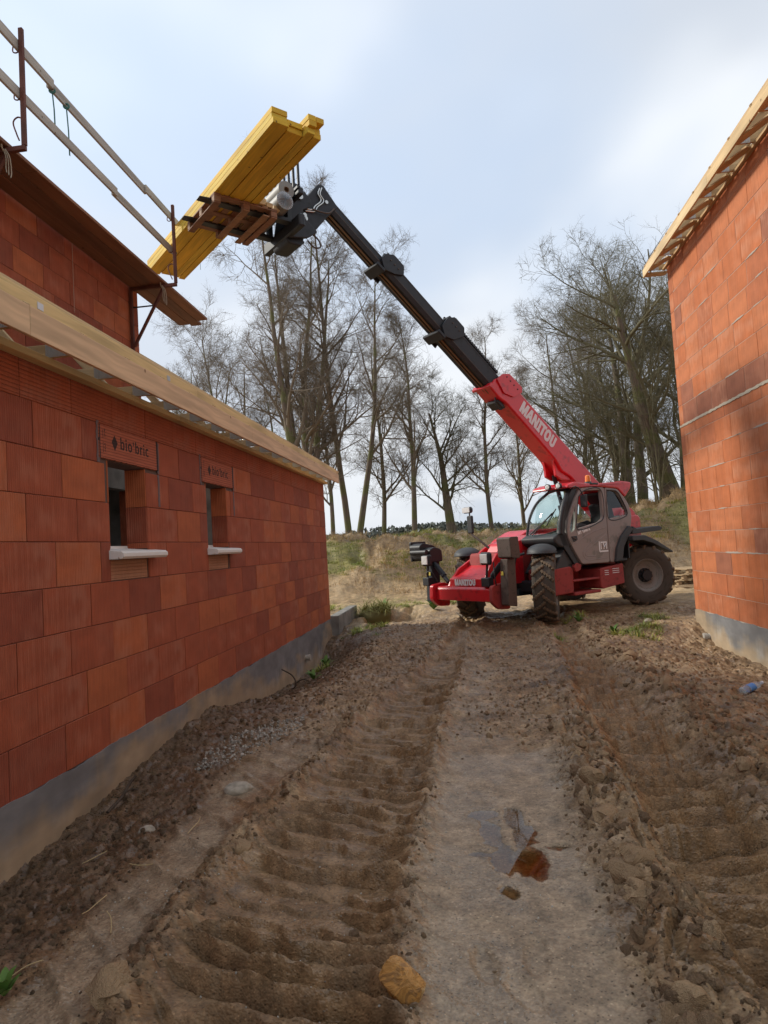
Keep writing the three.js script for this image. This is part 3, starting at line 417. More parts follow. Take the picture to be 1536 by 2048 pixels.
for (const [x, z, lab] of [[-4.42, -6.13, 'frayed rope tail tied round the near bracket arm'], [-4.44, -9.76, 'frayed rope lashing hanging from the far bracket arm']]) { const t = thing('rope_lashing', lab, 'rope', [x, 6.05, z], 'rope lashings'); mesh('loop', new THREE.TorusGeometry(0.05, 0.009, 8, 20).rotateY(Math.PI / 2), rope, t); for (let k = 0; k < 3; k++) mesh('strand', tube([V(0.01 * k, -0.03, 0.02), V(0.03 + 0.02 * k, -0.12, 0.03), V(0.02 + 0.03 * k, -0.22 - 0.04 * k, 0.02), V(0.05 + 0.02 * k, -0.3 - 0.03 * k, 0.05)], 0.006, 14, 5), rope, t); }
{ const t = solo('plumb_cord', rod(V(-4.975, 6.06, -8.2), V(-4.975, 5.1, -8.2), 0.004, 5), std(lin(0.5, 0.33, 0.25), 0.9), 'thin cord hanging down the upper brick wall under the walkway', 'cord'); }
// ---------------------------------------------------------------- red telescopic handler. Local axes: x forward, y up, -z to its left (cab) side
const font = await new FontLoader().loadAsync('fonts/droid/droid_sans_bold.typeface.json');
const TH = thing('telescopic_handler', 'red telescopic handler with grey cab, its long boom raised to the left over the house', 'telehandler', [3.07, 0.17, -15.29]);
TH.rotation.y = Math.atan2(-0.677, -0.7355);
{
  const grime = dataTex(512, 512, (u, v, i, j) => { const a = tfbm(u, v, 6, 6, 6, 610), b = tfbm(u, v, 16, 16, 4, 620); const t = sstep(0.55, 0.75, a * 0.6 + b * 0.42); return [lerp(0.98, 0.8, t), lerp(0.98, 0.82, t), lerp(0.98, 0.8, t)]; });
  const gr = r => { const t = grime.clone(); t.repeat.set(r, r); t.needsUpdate = true; return t; };
  const redPaint = new THREE.MeshPhysicalMaterial({ color: lin(0.66, 0.012, 0.022), roughness: 0.34, clearcoat: 0.4, clearcoatRoughness: 0.25, map: gr(0.9) });
  const redDusty = new THREE.MeshStandardMaterial({ color: lin(0.36, 0.045, 0.04), roughness: 0.72, map: gr(1.6) });
  const grey = new THREE.MeshPhysicalMaterial({ color: lin(0.30, 0.245, 0.225), roughness: 0.5, clearcoat: 0.15, map: gr(0.7) });
  const black = std(lin(0.022, 0.023, 0.026), 0.5), blackSteel = new THREE.MeshStandardMaterial({ color: lin(0.026, 0.028, 0.034), roughness: 0.55, metalness: 0.2, map: gr(1.2) }), plastic = std(lin(0.045, 0.047, 0.05), 0.6), wornSteel = new THREE.MeshStandardMaterial({ color: lin(0.12, 0.088, 0.074), roughness: 0.7, metalness: 0.3, map: gr(3) });
  const bright = std(lin(0.62, 0.62, 0.6), 0.25, { metalness: 0.9 }), white = std(lin(0.82, 0.82, 0.82), 0.5), yellow = std(lin(0.75, 0.6, 0.1), 0.5), bronze = std(lin(0.2, 0.12, 0.06), 0.5, { metalness: 0.4 });
  const glass = new THREE.MeshPhysicalMaterial({ color: lin(0.85, 0.97, 0.93), transmission: 1, thickness: 0, roughness: 0.02, ior: 1.5, side: THREE.DoubleSide }), darkGlass = new THREE.MeshPhysicalMaterial({ color: lin(0.75, 0.82, 0.8), transmission: 1, thickness: 0, roughness: 0.03, ior: 1.5, side: THREE.DoubleSide });
  const lampGlass = new THREE.MeshPhysicalMaterial({ color: lin(0.9, 0.9, 0.9), roughness: 0.08, metalness: 0.6 }), lampFace = new THREE.MeshPhysicalMaterial({ color: lin(0.78, 0.78, 0.76), roughness: 0.25, clearcoat: 1, bumpMap: concBump, bumpScale: 0.01 }), amber = new THREE.MeshPhysicalMaterial({ color: lin(0.85, 0.22, 0.015), roughness: 0.2, clearcoat: 1 });
  const part = (n, g, m, p = TH) => mesh(n, g, m, p);
  const Q = (s, y, w) => V(s, y, -w);
  const v2 = pts => pts.map(p => new THREE.Vector2(...p));
  const round = (pts, r = 0.03) => { const s = new THREE.Shape(), n = pts.length; for (let i = 0; i < n; i++) { const a = pts[(i + n - 1) % n], b = pts[i], c = pts[(i + 1) % n]; const l1 = Math.hypot(a[0] - b[0], a[1] - b[1]), l2 = Math.hypot(c[0] - b[0], c[1] - b[1]), q = Math.min(r, l1 * 0.45, l2 * 0.45); const p1 = [b[0] + (a[0] - b[0]) / l1 * q, b[1] + (a[1] - b[1]) / l1 * q], p2 = [b[0] + (c[0] - b[0]) / l2 * q, b[1] + (c[1] - b[1]) / l2 * q]; if (i === 0) s.moveTo(...p1); else s.lineTo(...p1); s.quadraticCurveTo(b[0], b[1], p2[0], p2[1]); } s.closePath(); return s; };
  // polygon in (s, y) pushed out from w0 to w1
  const ext = (pts, w0, w1, bev = 0.008, r = 0.03, holes = []) => { const s = round(pts, r); for (const h of holes) s.holes.push(round(h, 0.05)); return new THREE.ExtrudeGeometry(s, { depth: Math.max(0.001, w1 - w0 - 2 * bev), bevelEnabled: bev > 0, bevelSize: bev, bevelThickness: bev, bevelSegments: 2, bevelOffset: -bev, curveSegments: 5 }).translate(0, 0, -w1 + bev); };
  const B = (s0, s1, y0, y1, w0, w1, c = 0.012) => boxAt(s1 - s0, y1 - y0, w1 - w0, (s0 + s1) / 2, (y0 + y1) / 2, -(w0 + w1) / 2, c);
  const word = (txt, size, depth = 0.003) => { const g = new TextGeometry(txt, { font, size, depth, curveSegments: 4, bevelEnabled: true, bevelSize: size * 0.055, bevelThickness: 0.001, bevelSegments: 1 }); g.computeBoundingBox(); const b = g.boundingBox; return g.translate(-(b.min.x + b.max.x) / 2, -(b.min.y + b.max.y) / 2, 0); };
  // ---- wheels
  const rubber = new THREE.MeshStandardMaterial({ color: lin(0.085, 0.07, 0.055), roughness: 0.85, map: gr(2), bumpMap: concBump, bumpScale: 0.003 }), muddy = new THREE.MeshStandardMaterial({ color: lin(0.24, 0.165, 0.105), roughness: 0.9, bumpMap: concBump, bumpScale: 0.006, map: concMap }), rimMat = new THREE.MeshStandardMaterial({ color: lin(0.30, 0.28, 0.25), roughness: 0.65, map: gr(3) });
  const RT = 0.63, HW = 0.2;
  const prof = [[0.33, -0.17], [0.36, -0.185], [0.42, -0.197], [0.50, -0.2], [0.56, -0.192], [0.592, -0.172], [0.6, -0.12], [0.602, 0], [0.6, 0.12], [0.592, 0.172], [0.56, 0.192], [0.50, 0.2], [0.42, 0.197], [0.36, 0.185], [0.33, 0.17]];
  const tyreGeo = new THREE.LatheGeometry(v2(prof), 64).rotateX(Math.PI / 2);
  const lugs = []; for (let k = 0; k < 17; k++) for (const sd of [-1, 1]) { const a0 = (k + (sd > 0 ? 0.5 : 0)) / 17 * Math.PI * 2; const n = 5; for (let i = 0; i < n; i++) { const t0 = i / n, w0 = lerp(-0.02, 0.192, t0), w1 = lerp(-0.02, 0.192, (i + 1) / n), a = a0 + (t0 + 0.1) * 0.3; const r = 0.612 - (i === 4 ? 0.016 : 0); lugs.push(boxAt(0.07, 0.075, (w1 - w0) * 1.15, 0, r - 0.012, sd * (w0 + w1) / 2, 0.01, [0, sd * -0.5, 0]).applyMatrix4(new THREE.Matrix4().makeRotationZ(-a))); } }
  const lugGeo = merge(lugs);
  const rimGeo = new THREE.LatheGeometry(v2([[0.02, -0.05], [0.16, -0.05], [0.2, -0.03], [0.235, -0.075], [0.285, -0.085], [0.305, -0.12], [0.325, -0.165], [0.345, -0.18], [0.35, -0.165], [0.33, -0.14], [0.315, -0.1], [0.3, 0.0], [0.31, 0.14], [0.34, 0.17]]), 48).rotateX(Math.PI / 2);
  const hubGeo = () => { const l = [new THREE.CylinderGeometry(0.085, 0.105, 0.13, 24).rotateX(Math.PI / 2).translate(0, 0, -0.1), new THREE.CylinderGeometry(0.15, 0.15, 0.03, 24).rotateX(Math.PI / 2).translate(0, 0, -0.06)]; for (let k = 0; k < 10; k++) l.push(new THREE.CylinderGeometry(0.017, 0.02, 0.06, 6).rotateX(Math.PI / 2).translate(0.13 * Math.cos(k * 0.628), 0.13 * Math.sin(k * 0.628), -0.085)); return merge(l); };
  for (const [s, w, steer, roll] of [[3.1, 1.0, -36, 0.1], [3.1, -1.0, -33, 0.3], [0, 1.0, 27, 0.2], [0, -1.0, 25, 0.4]]) {
    const wh = new THREE.Group(); wh.name = 'wheel'; TH.add(wh); wh.position.set(s, RT - 0.012, -w); wh.rotation.y = -steer * Math.PI / 180 + (w < 0 ? Math.PI : 0); wh.rotation.order = 'YXZ'; wh.rotation.z = roll;
    mesh('tyre', tyreGeo, rubber, wh); mesh('tread', lugGeo, muddy, wh); mesh('rim', rimGeo, rimMat, wh); mesh('hub', hubGeo(), black, wh);
    wh.userData.label = 'lugged mud-caked tyre on a grey rim';
  }
  for (const s of [0, 3.1]) part('axle', merge([B(s - 0.1, s + 0.1, 0.52, 0.74, -0.85, 0.85, 0.03), B(s - 0.2, s + 0.2, 0.45, 0.8, -0.2, 0.2, 0.05)]), blackSteel);
  // ---- chassis, tanks, step
  part('chassis', merge([ext([[-1.15, 0.78], [-1.2, 1.1], [-0.9, 1.35], [3.6, 1.3], [3.7, 0.9], [3.5, 0.72], [0.6, 0.6], [-0.6, 0.65]], -0.42, 0.3, 0.01, 0.06)]), redDusty);
  part('belly_plate', B(0.7, 3.3, 0.46, 0.6, -0.8, 0.5, 0.02), black);
  part('side_tank', ext([[2.94, 0.93], [2.45, 0.96], [2.38, 0.9], [2.4, 0.46], [2.95, 0.44]], 0.45, 1.08, 0.02, 0.05), redDusty);
  part('side_box', ext([[1.62, 0.86], [0.86, 0.92], [0.84, 0.52], [1.55, 0.46], [1.62, 0.5]], 0.45, 1.12, 0.015, 0.03), redDusty);
  part('access_step', merge([B(1.6, 2.4, 0.40, 0.46, 0.5, 1.1), B(1.6, 2.42, 0.66, 0.70, 0.75, 1.1), B(1.6, 2.4, 0.44, 0.95, 0.5, 0.6), ext([[2.4, 0.96], [2.3, 1.02], [2.18, 0.98], [2.2, 0.88], [2.35, 0.84]], 1.0, 1.12, 0.01)]), redDusty);
  { const l = []; for (let i = 0; i < 3; i++) l.push(boxAt(0.22, 0.012, 0.003, 1.12, 0.83 - i * 0.04, -1.1245, 0.001), boxAt(0.13, 0.012, 0.003, 1.42, 0.81 - i * 0.04, -1.1245, 0.001)); part('warning_print', merge(l), white); }
  part('engine_cover', ext([[2.4, 0.85], [2.35, 1.5], [1.8, 1.72], [0.2, 1.72], [-0.3, 1.5], [-0.3, 0.9]], -1.12, -0.45, 0.03, 0.15), redPaint);
  part('front_hood', ext([[3.35, 1.1], [3.1, 1.46], [2.6, 1.58], [2.0, 1.62], [2.0, 0.75], [3.3, 0.72]], -0.36, 0.26, 0.02, 0.06), redPaint);
  part('underframe_skirt', ext([[2.95, 0.85], [2.55, 1.32], [2.3, 1.4], [2.1, 0.98], [2.35, 0.85]], 0.35, 1.06, 0.02, 0.05), plastic);
  // rear: boom tower, counterweight, tail bumper
  part('boom_tower', merge([ext([[-1.1, 1.1], [-0.95, 1.98], [-0.72, 2.12], [-0.5, 2.05], [0.2, 1.35], [0.2, 1.1]], 0.26, 0.32, 0.01, 0.12), ext([[-1.1, 1.1], [-0.95, 1.98], [-0.72, 2.12], [-0.5, 2.05], [0.2, 1.35], [0.2, 1.1]], -0.32, -0.26, 0.01, 0.12), rod(Q(-0.72, 1.98, -0.36), Q(-0.72, 1.98, 0.36), 0.08, 20)]), redPaint);
  part('counterweight', ext([[-0.75, 0.75], [-1.25, 0.85], [-1.3, 1.3], [-1.0, 1.42], [-0.7, 1.4]], -0.8, 0.6, 0.03, 0.1), redDusty);
  part('rear_light_tower', merge([ext([[-0.5, 1.35], [-0.5, 1.85], [-0.4, 1.92], [-0.12, 1.9], [-0.02, 1.7], [0.0, 1.35]], 0.42, 0.72, 0.03, 0.08)]), redPaint);
  part('tail_guard', ext([[0.45, 1.66], [0.32, 1.60], [-0.5, 1.64], [-0.62, 1.6], [-0.55, 1.54], [0.35, 1.5], [0.5, 1.5]], 0.75, 1.15, 0.012, 0.02), plastic);
  // ---- mudguards
  const arc = (pts, w0, w1, t) => { const out = pts.map(p => [p[0], p[1]]), inn = pts.map(p => [p[0] + p[2] * t, p[1] + p[3] * t]).reverse(); return ext(out.concat(inn), w0, w1, 0.006, 0.02); };
  part('rear_mudguard', merge([ext([[1.16, 0.96], [1.08, 1.24], [0.92, 1.46], [0.62, 1.68], [0.5, 1.6], [0.68, 1.44], [0.85, 1.26], [0.93, 1.0]], 0.62, 1.18, 0.012, 0.03), ext([[0.66, 1.46], [0.22, 1.46], [-0.18, 1.34], [-0.78, 1.08], [-0.76, 1.05], [-0.6, 1.09], [-0.05, 1.28], [0.3, 1.36], [0.66, 1.36]], 0.72, 1.26, 0.012, 0.03)]), plastic);
  const dome = (s, w, turn) => { const g = new THREE.SphereGeometry(1, 28, 10, 0, Math.PI * 2, 0, Math.PI / 2).scale(0.36, 0.14, 0.27); const p = g.attributes.position; for (let i = 0; i < p.count; i++) p.setY(i, p.getY(i) + 0.03 * (1 - Math.abs(p.getX(i)) / 0.36)); g.computeVertexNormals(); return merge([g, new THREE.TorusGeometry(1, 0.03, 6, 40).rotateX(Math.PI / 2).scale(0.36, 0.5, 0.27)]).rotateY(turn).translate(s, 1.255, -w); };
  part('front_mudguard', dome(3.12, 0.98, 0.62), plastic); part('front_mudguard', dome(3.15, -0.98, 0.6), plastic);
  part('mudguard_bracket', tube([Q(3.3, 1.26, 0.72), Q(3.42, 1.2, 0.62), Q(3.44, 0.9, 0.55), Q(3.4, 0.7, 0.5)], 0.025, 20, 8), plastic);
  // ---- cab
  const W0 = 1.06, W1 = 1.13;
  const doorOut = [[2.06, 2.44], [2.24, 2.24], [2.46, 1.9], [2.53, 1.66], [2.52, 1.5], [2.38, 1.27], [2.16, 0.98], [1.3, 0.965], [1.3, 2.46], [1.7, 2.47]], qOut = [[1.285, 2.46], [1.285, 0.965], [1.04, 0.965], [0.96, 1.24], [0.79, 1.44], [0.5, 1.65], [0.44, 1.88], [0.52, 2.12], [0.64, 2.25], [0.86, 2.43]];
  const frontWin = [[2.13, 2.28], [1.95, 2.39], [1.42, 2.41], [1.4, 1.85], [1.55, 1.77], [2.24, 1.66], [2.2, 1.98]], vent = [[2.25, 2.1], [2.38, 1.9], [2.47, 1.67], [2.45, 1.57], [2.31, 1.63], [2.26, 1.82]], rearWin = [[1.23, 2.41], [0.9, 2.38], [0.72, 2.19], [0.59, 1.96], [0.6, 1.9], [1.22, 1.83]];
  const door = part('cab_door', ext(doorOut, W0, W1, 0.012, 0.06, [frontWin, vent]), grey);
  const flat = (pts, w) => new THREE.ShapeGeometry(round(pts, 0.05), 5).translate(0, 0, -w);
  part('window_pane', flat(vent, W0 + 0.03), darkGlass, door);
  { const s = []; for (const [pts, r] of [[[[2.33, 1.38], [2.2, 1.43], [2.05, 1.5], [1.7, 1.6], [1.32, 1.67]], 0.009], [[[1.36, 1.52], [1.65, 1.4], [1.98, 1.24], [2.06, 1.17], [2.0, 1.13], [1.72, 1.12]], 0.008], [[[1.4, 1.06], [2.0, 1.06], [2.1, 1.12], [2.12, 1.2], [1.9, 1.36], [1.34, 1.6]], 0.007]]) s.push(tube(pts.map(p => Q(p[0], p[1], W1 - 0.002)), r, 40, 6)); part('pressed_rib', merge(s), grey, door); }
  part('handle', merge([ext([[2.44, 1.52], [2.27, 1.53], [2.25, 1.45], [2.37, 1.41]], W1 - 0.006, W1 + 0.006, 0.003, 0.02)]), black, door); part('handle_latch', bar(Q(2.4, 1.5, W1 + 0.012), Q(2.3, 1.46, W1 + 0.012), 0.014, 0.022), wornSteel, door);
  const face = (g, s, y, w, tilt = 0) => g.rotateY(Math.PI).rotateZ(tilt).translate(s, y, -w);
  part('lettering', face(word('MT 1840 A', 0.058, 0.002), 2.04, 1.615, W1 + 0.0005, -0.2), white, door);
  { // white emblem: bracketed letter m
    const g = [boxAt(0.035, 0.2, 0.003, 1.595, 1.29, -W1 - 0.0015, 0.001), boxAt(0.27, 0.032, 0.003, 1.46, 1.195, -W1 - 0.0015, 0.001), boxAt(0.03, 0.13, 0.003, 1.545, 1.3, -W1 - 0.002, 0.001), boxAt(0.03, 0.13, 0.003, 1.46, 1.3, -W1 - 0.002, 0.001), boxAt(0.03, 0.13, 0.003, 1.375, 1.3, -W1 - 0.002, 0.001), bar(Q(1.54, 1.36, W1 + 0.002), Q(1.46, 1.27, W1 + 0.002), 0.003, 0.03, V(0, 0, 1)), bar(Q(1.38, 1.36, W1 + 0.002), Q(1.46, 1.27, W1 + 0.002), 0.003, 0.03, V(0, 0, 1)), boxAt(0.2, 0.028, 0.003, 1.46, 1.37, -W1 - 0.0025, 0.001)]; part('emblem', merge(g), white, door).userData.label = 'white square company emblem'; }
  const quarter = part('cab_quarter_panel', ext(qOut, W0, W1, 0.012, 0.06, [rearWin]), grey);
  part('window_pane', flat(rearWin, W0 + 0.03), darkGlass, quarter);
  part('window_seal', merge([tube([...rearWin, rearWin[0]].map(p => Q(p[0], p[1], W1 - 0.004)), 0.012, 60, 6)]), black, quarter);
  part('window_seal', tube([...frontWin, frontWin[0]].map(p => Q(p[0], p[1], W1 - 0.004)), 0.012, 60, 6), black, door);
  // windscreen: bowed sheet between two curved posts
  const Le = [[2.74, 1.58, 1.09], [2.69, 1.84, 1.085], [2.54, 2.14, 1.06], [2.28, 2.42, 1.0]].map(p => Q(...p)), Re = [[2.72, 1.58, 0.3], [2.66, 1.9, 0.33], [2.5, 2.2, 0.4], [2.28, 2.42, 0.55]].map(p => Q(...p));
  const cL = new THREE.CatmullRomCurve3(Le), cR = new THREE.CatmullRomCurve3(Re);
  { const nu = 14, nv = 18, pos = [], uv = [], id = []; for (let j = 0; j <= nv; j++) for (let i = 0; i <= nu; i++) { const t = j / nv, u = i / nu, p = cR.getPoint(t).lerp(cL.getPoint(t), u); p.x += 0.10 * (4 * u * (1 - u)) ** 0.8; pos.push(p.x, p.y, p.z); uv.push(u, t); } for (let j = 0; j < nv; j++) for (let i = 0; i < nu; i++) { const a = j * (nu + 1) + i; id.push(a, a + 1, a + nu + 1, a + 1, a + nu + 2, a + nu + 1); } const g = new THREE.BufferGeometry(); g.setAttribute('position', new THREE.Float32BufferAttribute(pos, 3)); g.setAttribute('uv', new THREE.Float32BufferAttribute(uv, 2)); g.setIndex(id); g.computeVertexNormals();
    const ws = part('windscreen', g, glass); ws.userData.label = 'curved greenish windscreen';
    part('wiper', merge([rod(Q(2.86, 1.6, 0.5), Q(2.72, 2.0, 1.0), 0.014, 8), rod(Q(2.86, 1.58, 0.55), Q(2.74, 1.98, 0.96), 0.009, 8), rod(Q(2.8, 1.75, 0.86), Q(2.68, 2.06, 1.02), 0.012, 6)]), black, ws); }
  part('cab_post', merge([tube(Le.map((p, i) => p.clone().add(Q(-0.03, 0, 0.015))), 0.05, 24, 8), tube(Re, 0.028, 24, 8), tube([cR.getPoint(1), Q(2.34, 2.44, 0.8), cL.getPoint(1)], 0.035, 12, 8), ext([[2.76, 1.58], [2.68, 1.86], [2.52, 2.14], [2.28, 2.42], [2.08, 2.46], [2.28, 2.2], [2.5, 1.86], [2.57, 1.6], [2.55, 1.45], [2.2, 0.97], [2.3, 0.93], [2.66, 1.36]], 1.04, 1.1, 0.01, 0.03)]), black);
  part('dashboard_cowl', merge([ext([[2.9, 1.52], [2.86, 1.42], [2.7, 1.33], [2.3, 1.32], [2.3, 1.6], [2.72, 1.6]], 0.27, 1.1, 0.03, 0.06)]), plastic);
  part('cab_back', merge([ext([[0.5, 1.0], [0.5, 1.9], [0.55, 1.9], [0.55, 1.0]], 0.3, 1.06, 0.005), ext([[0.5, 2.1], [0.62, 2.25], [0.85, 2.42], [0.85, 2.36], [0.68, 2.2], [0.56, 2.05]], 0.3, 1.06, 0.005)]), black);
  part('cab_floor', B(0.6, 2.5, 0.96, 1.02, 0.3, 1.06), black);
  part('right_side_panel', merge([ext([[2.6, 1.55], [2.5, 0.96], [0.6, 0.96], [0.5, 1.7], [0.8, 1.85], [2.2, 1.6]], 0.28, 0.31, 0.005), ext([[1.35, 1.65], [1.35, 2.46], [1.25, 2.46], [1.25, 1.7]], 0.28, 0.31, 0.005)]), plastic);
  part('right_window_pane', flat([[2.55, 1.6], [2.3, 2.38], [0.85, 2.42], [0.6, 1.9], [0.8, 1.86]], 0.295), darkGlass);
  { // roof with a raised hump and forward visor
    const top = ext([[2.46, 2.44], [2.42, 2.51], [2.2, 2.57], [1.7, 2.53], [1.2, 2.56], [0.7, 2.6], [0.38, 2.58], [0.4, 2.46], [0.62, 2.26], [0.88, 2.44], [1.7, 2.48]], 0.26, 1.14, 0.03, 0.05); part('cab_roof', top, redPaint);
    for (const w of [0.72, 0.98]) { const l = part('work_light', merge([new THREE.CylinderGeometry(0.062, 0.055, 0.06, 20).rotateZ(-Math.PI / 2).translate(2.5, 2.5, -w)]), black); part('lens', new THREE.SphereGeometry(0.056, 18, 10, 0, Math.PI * 2, 0, 0.9).rotateZ(-Math.PI / 2).scale(0.5, 1.25, 1.25).translate(2.51, 2.5, -w), lampFace, l); } }
  { const b = part('beacon', new THREE.LatheGeometry(v2([[0, 0.14], [0.035, 0.138], [0.05, 0.12], [0.056, 0.03], [0.06, 0]]), 20).translate(1.6, 2.58, -0.98), amber); part('beacon_base', merge([new THREE.CylinderGeometry(0.066, 0.08, 0.05, 20).translate(1.6, 2.562, -0.98), B(1.5, 1.76, 2.515, 2.55, 0.9, 1.15)]), plastic, b); }
  // inside the cab
  part('driver_seat', merge([ext([[1.5, 1.3], [1.5, 1.42], [1.0, 1.4], [0.9, 1.95], [0.98, 2.15], [0.82, 2.18], [0.72, 1.9], [0.82, 1.28]], 0.45, 0.92, 0.03, 0.06)]), std(lin(0.03, 0.03, 0.033), 0.8));
  part('steering_wheel', merge([new THREE.TorusGeometry(0.18, 0.016, 8, 28).rotateX(Math.PI / 2).rotateZ(0.5).translate(1.98, 1.75, -0.68), rod(Q(2.3, 1.4, 0.68), Q(1.99, 1.74, 0.68), 0.03), B(1.9, 2.3, 1.35, 1.62, 0.5, 0.86, 0.05)]), black);
  part('console', ext([[2.1, 1.02], [2.12, 1.62], [1.96, 1.78], [1.72, 1.74], [1.7, 1.6], [1.9, 1.4], [1.9, 1.02]], 0.72, 0.98, 0.02, 0.04), black);
  // mirrors
  { const m = part('side_mirror', boxAt(0.05, 0.24, 0.15, 2.2, 2.18, -1.3, 0.02), plastic); part('mirror_arm', tube([Q(2.3, 2.42, 1.1), Q(2.36, 2.46, 1.25), Q(2.3, 2.4, 1.3), Q(2.22, 2.3, 1.3)], 0.012, 18, 6), black, m); }
  { const m = part('front_mirror', merge([boxAt(0.06, 0.34, 0.15, 3.92, 1.86, 0.02, 0.03), boxAt(0.1, 0.12, 0.24, 3.9, 2.14, 0.09, 0.04)]), plastic); part('mirror_arm', merge([tube([Q(3.85, 1.4, 0.36), Q(3.9, 1.55, 0.18), Q(3.92, 1.68, 0.0), Q(3.92, 1.74, -0.02)], 0.022, 20, 8), rod(Q(3.92, 1.95, -0.02), Q(3.9, 2.1, -0.05), 0.014)]), wornSteel, m); part('mirror_face', boxAt(0.012, 0.1, 0.2, 3.95, 2.14, 0.09, 0.004), white, m); }
  // ---- stabiliser frame at the front
  const bm = part('stabiliser_beam', merge([ext([[4.02, 0.45], [4.02, 0.71], [4.24, 0.71], [4.28, 0.66], [4.28, 0.45]], -0.72, 0.78, 0.012, 0.02)]), redPaint);
  part('end_plate', ext([[3.92, 0.3], [3.9, 0.72], [4.05, 0.78], [4.34, 0.74], [4.36, 0.45], [4.2, 0.32]], -0.84, -0.74, 0.01, 0.06), redPaint, bm); part('end_plate', ext([[3.92, 0.3], [3.9, 0.72], [4.05, 0.78], [4.34, 0.74], [4.36, 0.45], [4.2, 0.32]], 0.79, 0.87, 0.01, 0.06), redDusty, bm);
  part('nose_frame', merge([ext([[4.2, 0.7], [4.12, 0.82], [3.92, 1.03], [3.34, 1.3], [3.18, 1.4], [2.8, 1.53], [2.6, 1.53], [2.6, 0.7]], -0.48, -0.42, 0.01, 0.04), ext([[4.2, 0.7], [4.12, 0.82], [4.02, 1.03], [3.8, 1.28], [3.6, 1.42], [3.3, 1.5], [3.1, 1.5], [3.1, 0.7]], 0.44, 0.5, 0.01, 0.04), ext([[4.18, 0.7], [4.18, 0.86], [4.0, 0.9], [3.85, 0.98], [3.35, 1.22], [3.1, 1.3], [3.1, 0.7]], -0.42, 0.44, 0.012, 0.03)]), redPaint);
  part('lettering', word('MANITOU', 0.105, 0.003).rotateY(Math.PI / 2).scale(1, 1, 0.82).translate(4.195, 0.785, -0.02), white);
  for (const [w0, w1, sg] of [[0.92, 1.1, 1], [-1.12, -0.94, -1]]) {
    const leg = part('stabiliser_leg', merge([ext([[3.98, 0.36], [3.96, 1.2], [4.16, 1.2], [4.2, 0.4]], w0, w1, 0.012, 0.02)]), sg > 0 ? wornSteel : blackSteel); leg.userData.label = sg > 0 ? 'scuffed folded stabiliser leg' : 'black folded stabiliser leg';
    part('foot_pad', sg > 0 ? ext([[4.18, 1.22], [4.2, 1.56], [4.16, 1.58], [3.98, 1.58], [3.95, 1.24], [3.98, 1.2]], w0 - 0.02, w1 + 0.12, 0.012, 0.03) : merge([ext([[4.24, 1.2], [4.26, 1.6], [3.86, 1.6], [3.84, 1.2]], w0 - 0.40, w0 - 0.34, 0.01, 0.03), ext([[4.22, 1.22], [4.3, 1.5], [4.2, 1.57], [3.88, 1.5], [3.86, 1.24]], w0 - 0.36, w0 - 0.02, 0.012, 0.05), ext([[4.2, 1.18], [4.24, 1.42], [4.1, 1.48], [3.92, 1.42], [3.9, 1.18]], w0 - 0.03, w1 + 0.04, 0.012, 0.05), rod(Q(4.28, 1.38, w0 - 0.3), Q(4.28, 1.38, w1), 0.05, 16)]), sg > 0 ? wornSteel : black, leg);
    part('ram', merge([rod(Q(4.1, 0.78, sg * 0.55), Q(4.1, 1.18, sg * 0.96), 0.04, 14), rod(Q(4.1, 0.9, sg * 0.66), Q(4.1, 1.1, sg * 0.88), 0.055, 14)]), blackSteel, leg);
    part('sticker', boxAt(0.003, 0.07, 0.055, 4.19, 0.95, -(w0 + w1) / 2 + 0.03 * sg, 0.001), yellow, leg);
  }
  for (const [w, y, st] of [[0.68, 1.22, 0.3], [-0.97, 1.22, 0]]) { const l = part('headlight', boxAt(0.12, 0.23, 0.24, 4.26, y, -w, 0.035), black); part('lens', boxAt(0.02, 0.165, 0.175, 4.325, y, -w, 0.025), lampFace, l); part('stalk', rod(Q(4.24, 0.75, w - 0.05), Q(4.24, y - 0.08, w), 0.022, 10), black, l); part('mount', B(4.16, 4.3, 0.72, 0.88, w - 0.13, w + 0.06), black, l); }
  part('hydraulic_hose', merge([tube([Q(4.2, 0.8, -0.98), Q(4.32, 0.98, -0.92), Q(4.3, 1.0, -0.82), Q(4.2, 0.8, -0.75)], 0.012, 20, 6), tube([Q(4.2, 1.15, 0.8), Q(4.3, 0.95, 0.9), Q(4.28, 0.8, 0.9), Q(4.2, 0.72, 0.84)], 0.012, 20, 6)]), black);
  // ---- boom, drawn along its own axis (u along, v across) then raised 38 degrees
  const A = 38 * Math.PI / 180, up = g => g.rotateZ(A), bx = (u0, u1, v0, v1, hw, c = 0.03) => boxAt(u1 - u0, v1 - v0, hw * 2, (u0 + u1) / 2, (v0 + v1) / 2, 0, c);
  const base = part('boom', up(merge([ext([[0.55, 1.6], [0.75, 2.02], [4.75, 1.98], [5.0, 2.03], [5.2, 2.0], [5.3, 1.88], [5.42, 1.72], [5.45, 1.48], [5.1, 1.47], [4.95, 1.52], [3.2, 1.5], [2.9, 1.42], [2.6, 1.5], [0.9, 1.48]], -0.21, 0.21, 0.03, 0.05)])), redPaint);
  base.userData.label = 'red base section of the boom with white lettering';
  { const t = word('MANITOU', 0.25, 0.003); t.computeBoundingBox(); t.scale(1.2 / (t.boundingBox.max.x - t.boundingBox.min.x), 0.98, 1); part('lettering', up(t.rotateY(Math.PI).translate(3.98, 1.77, -0.2115)), std(lin(0.78, 0.74, 0.74), 0.5), base); }
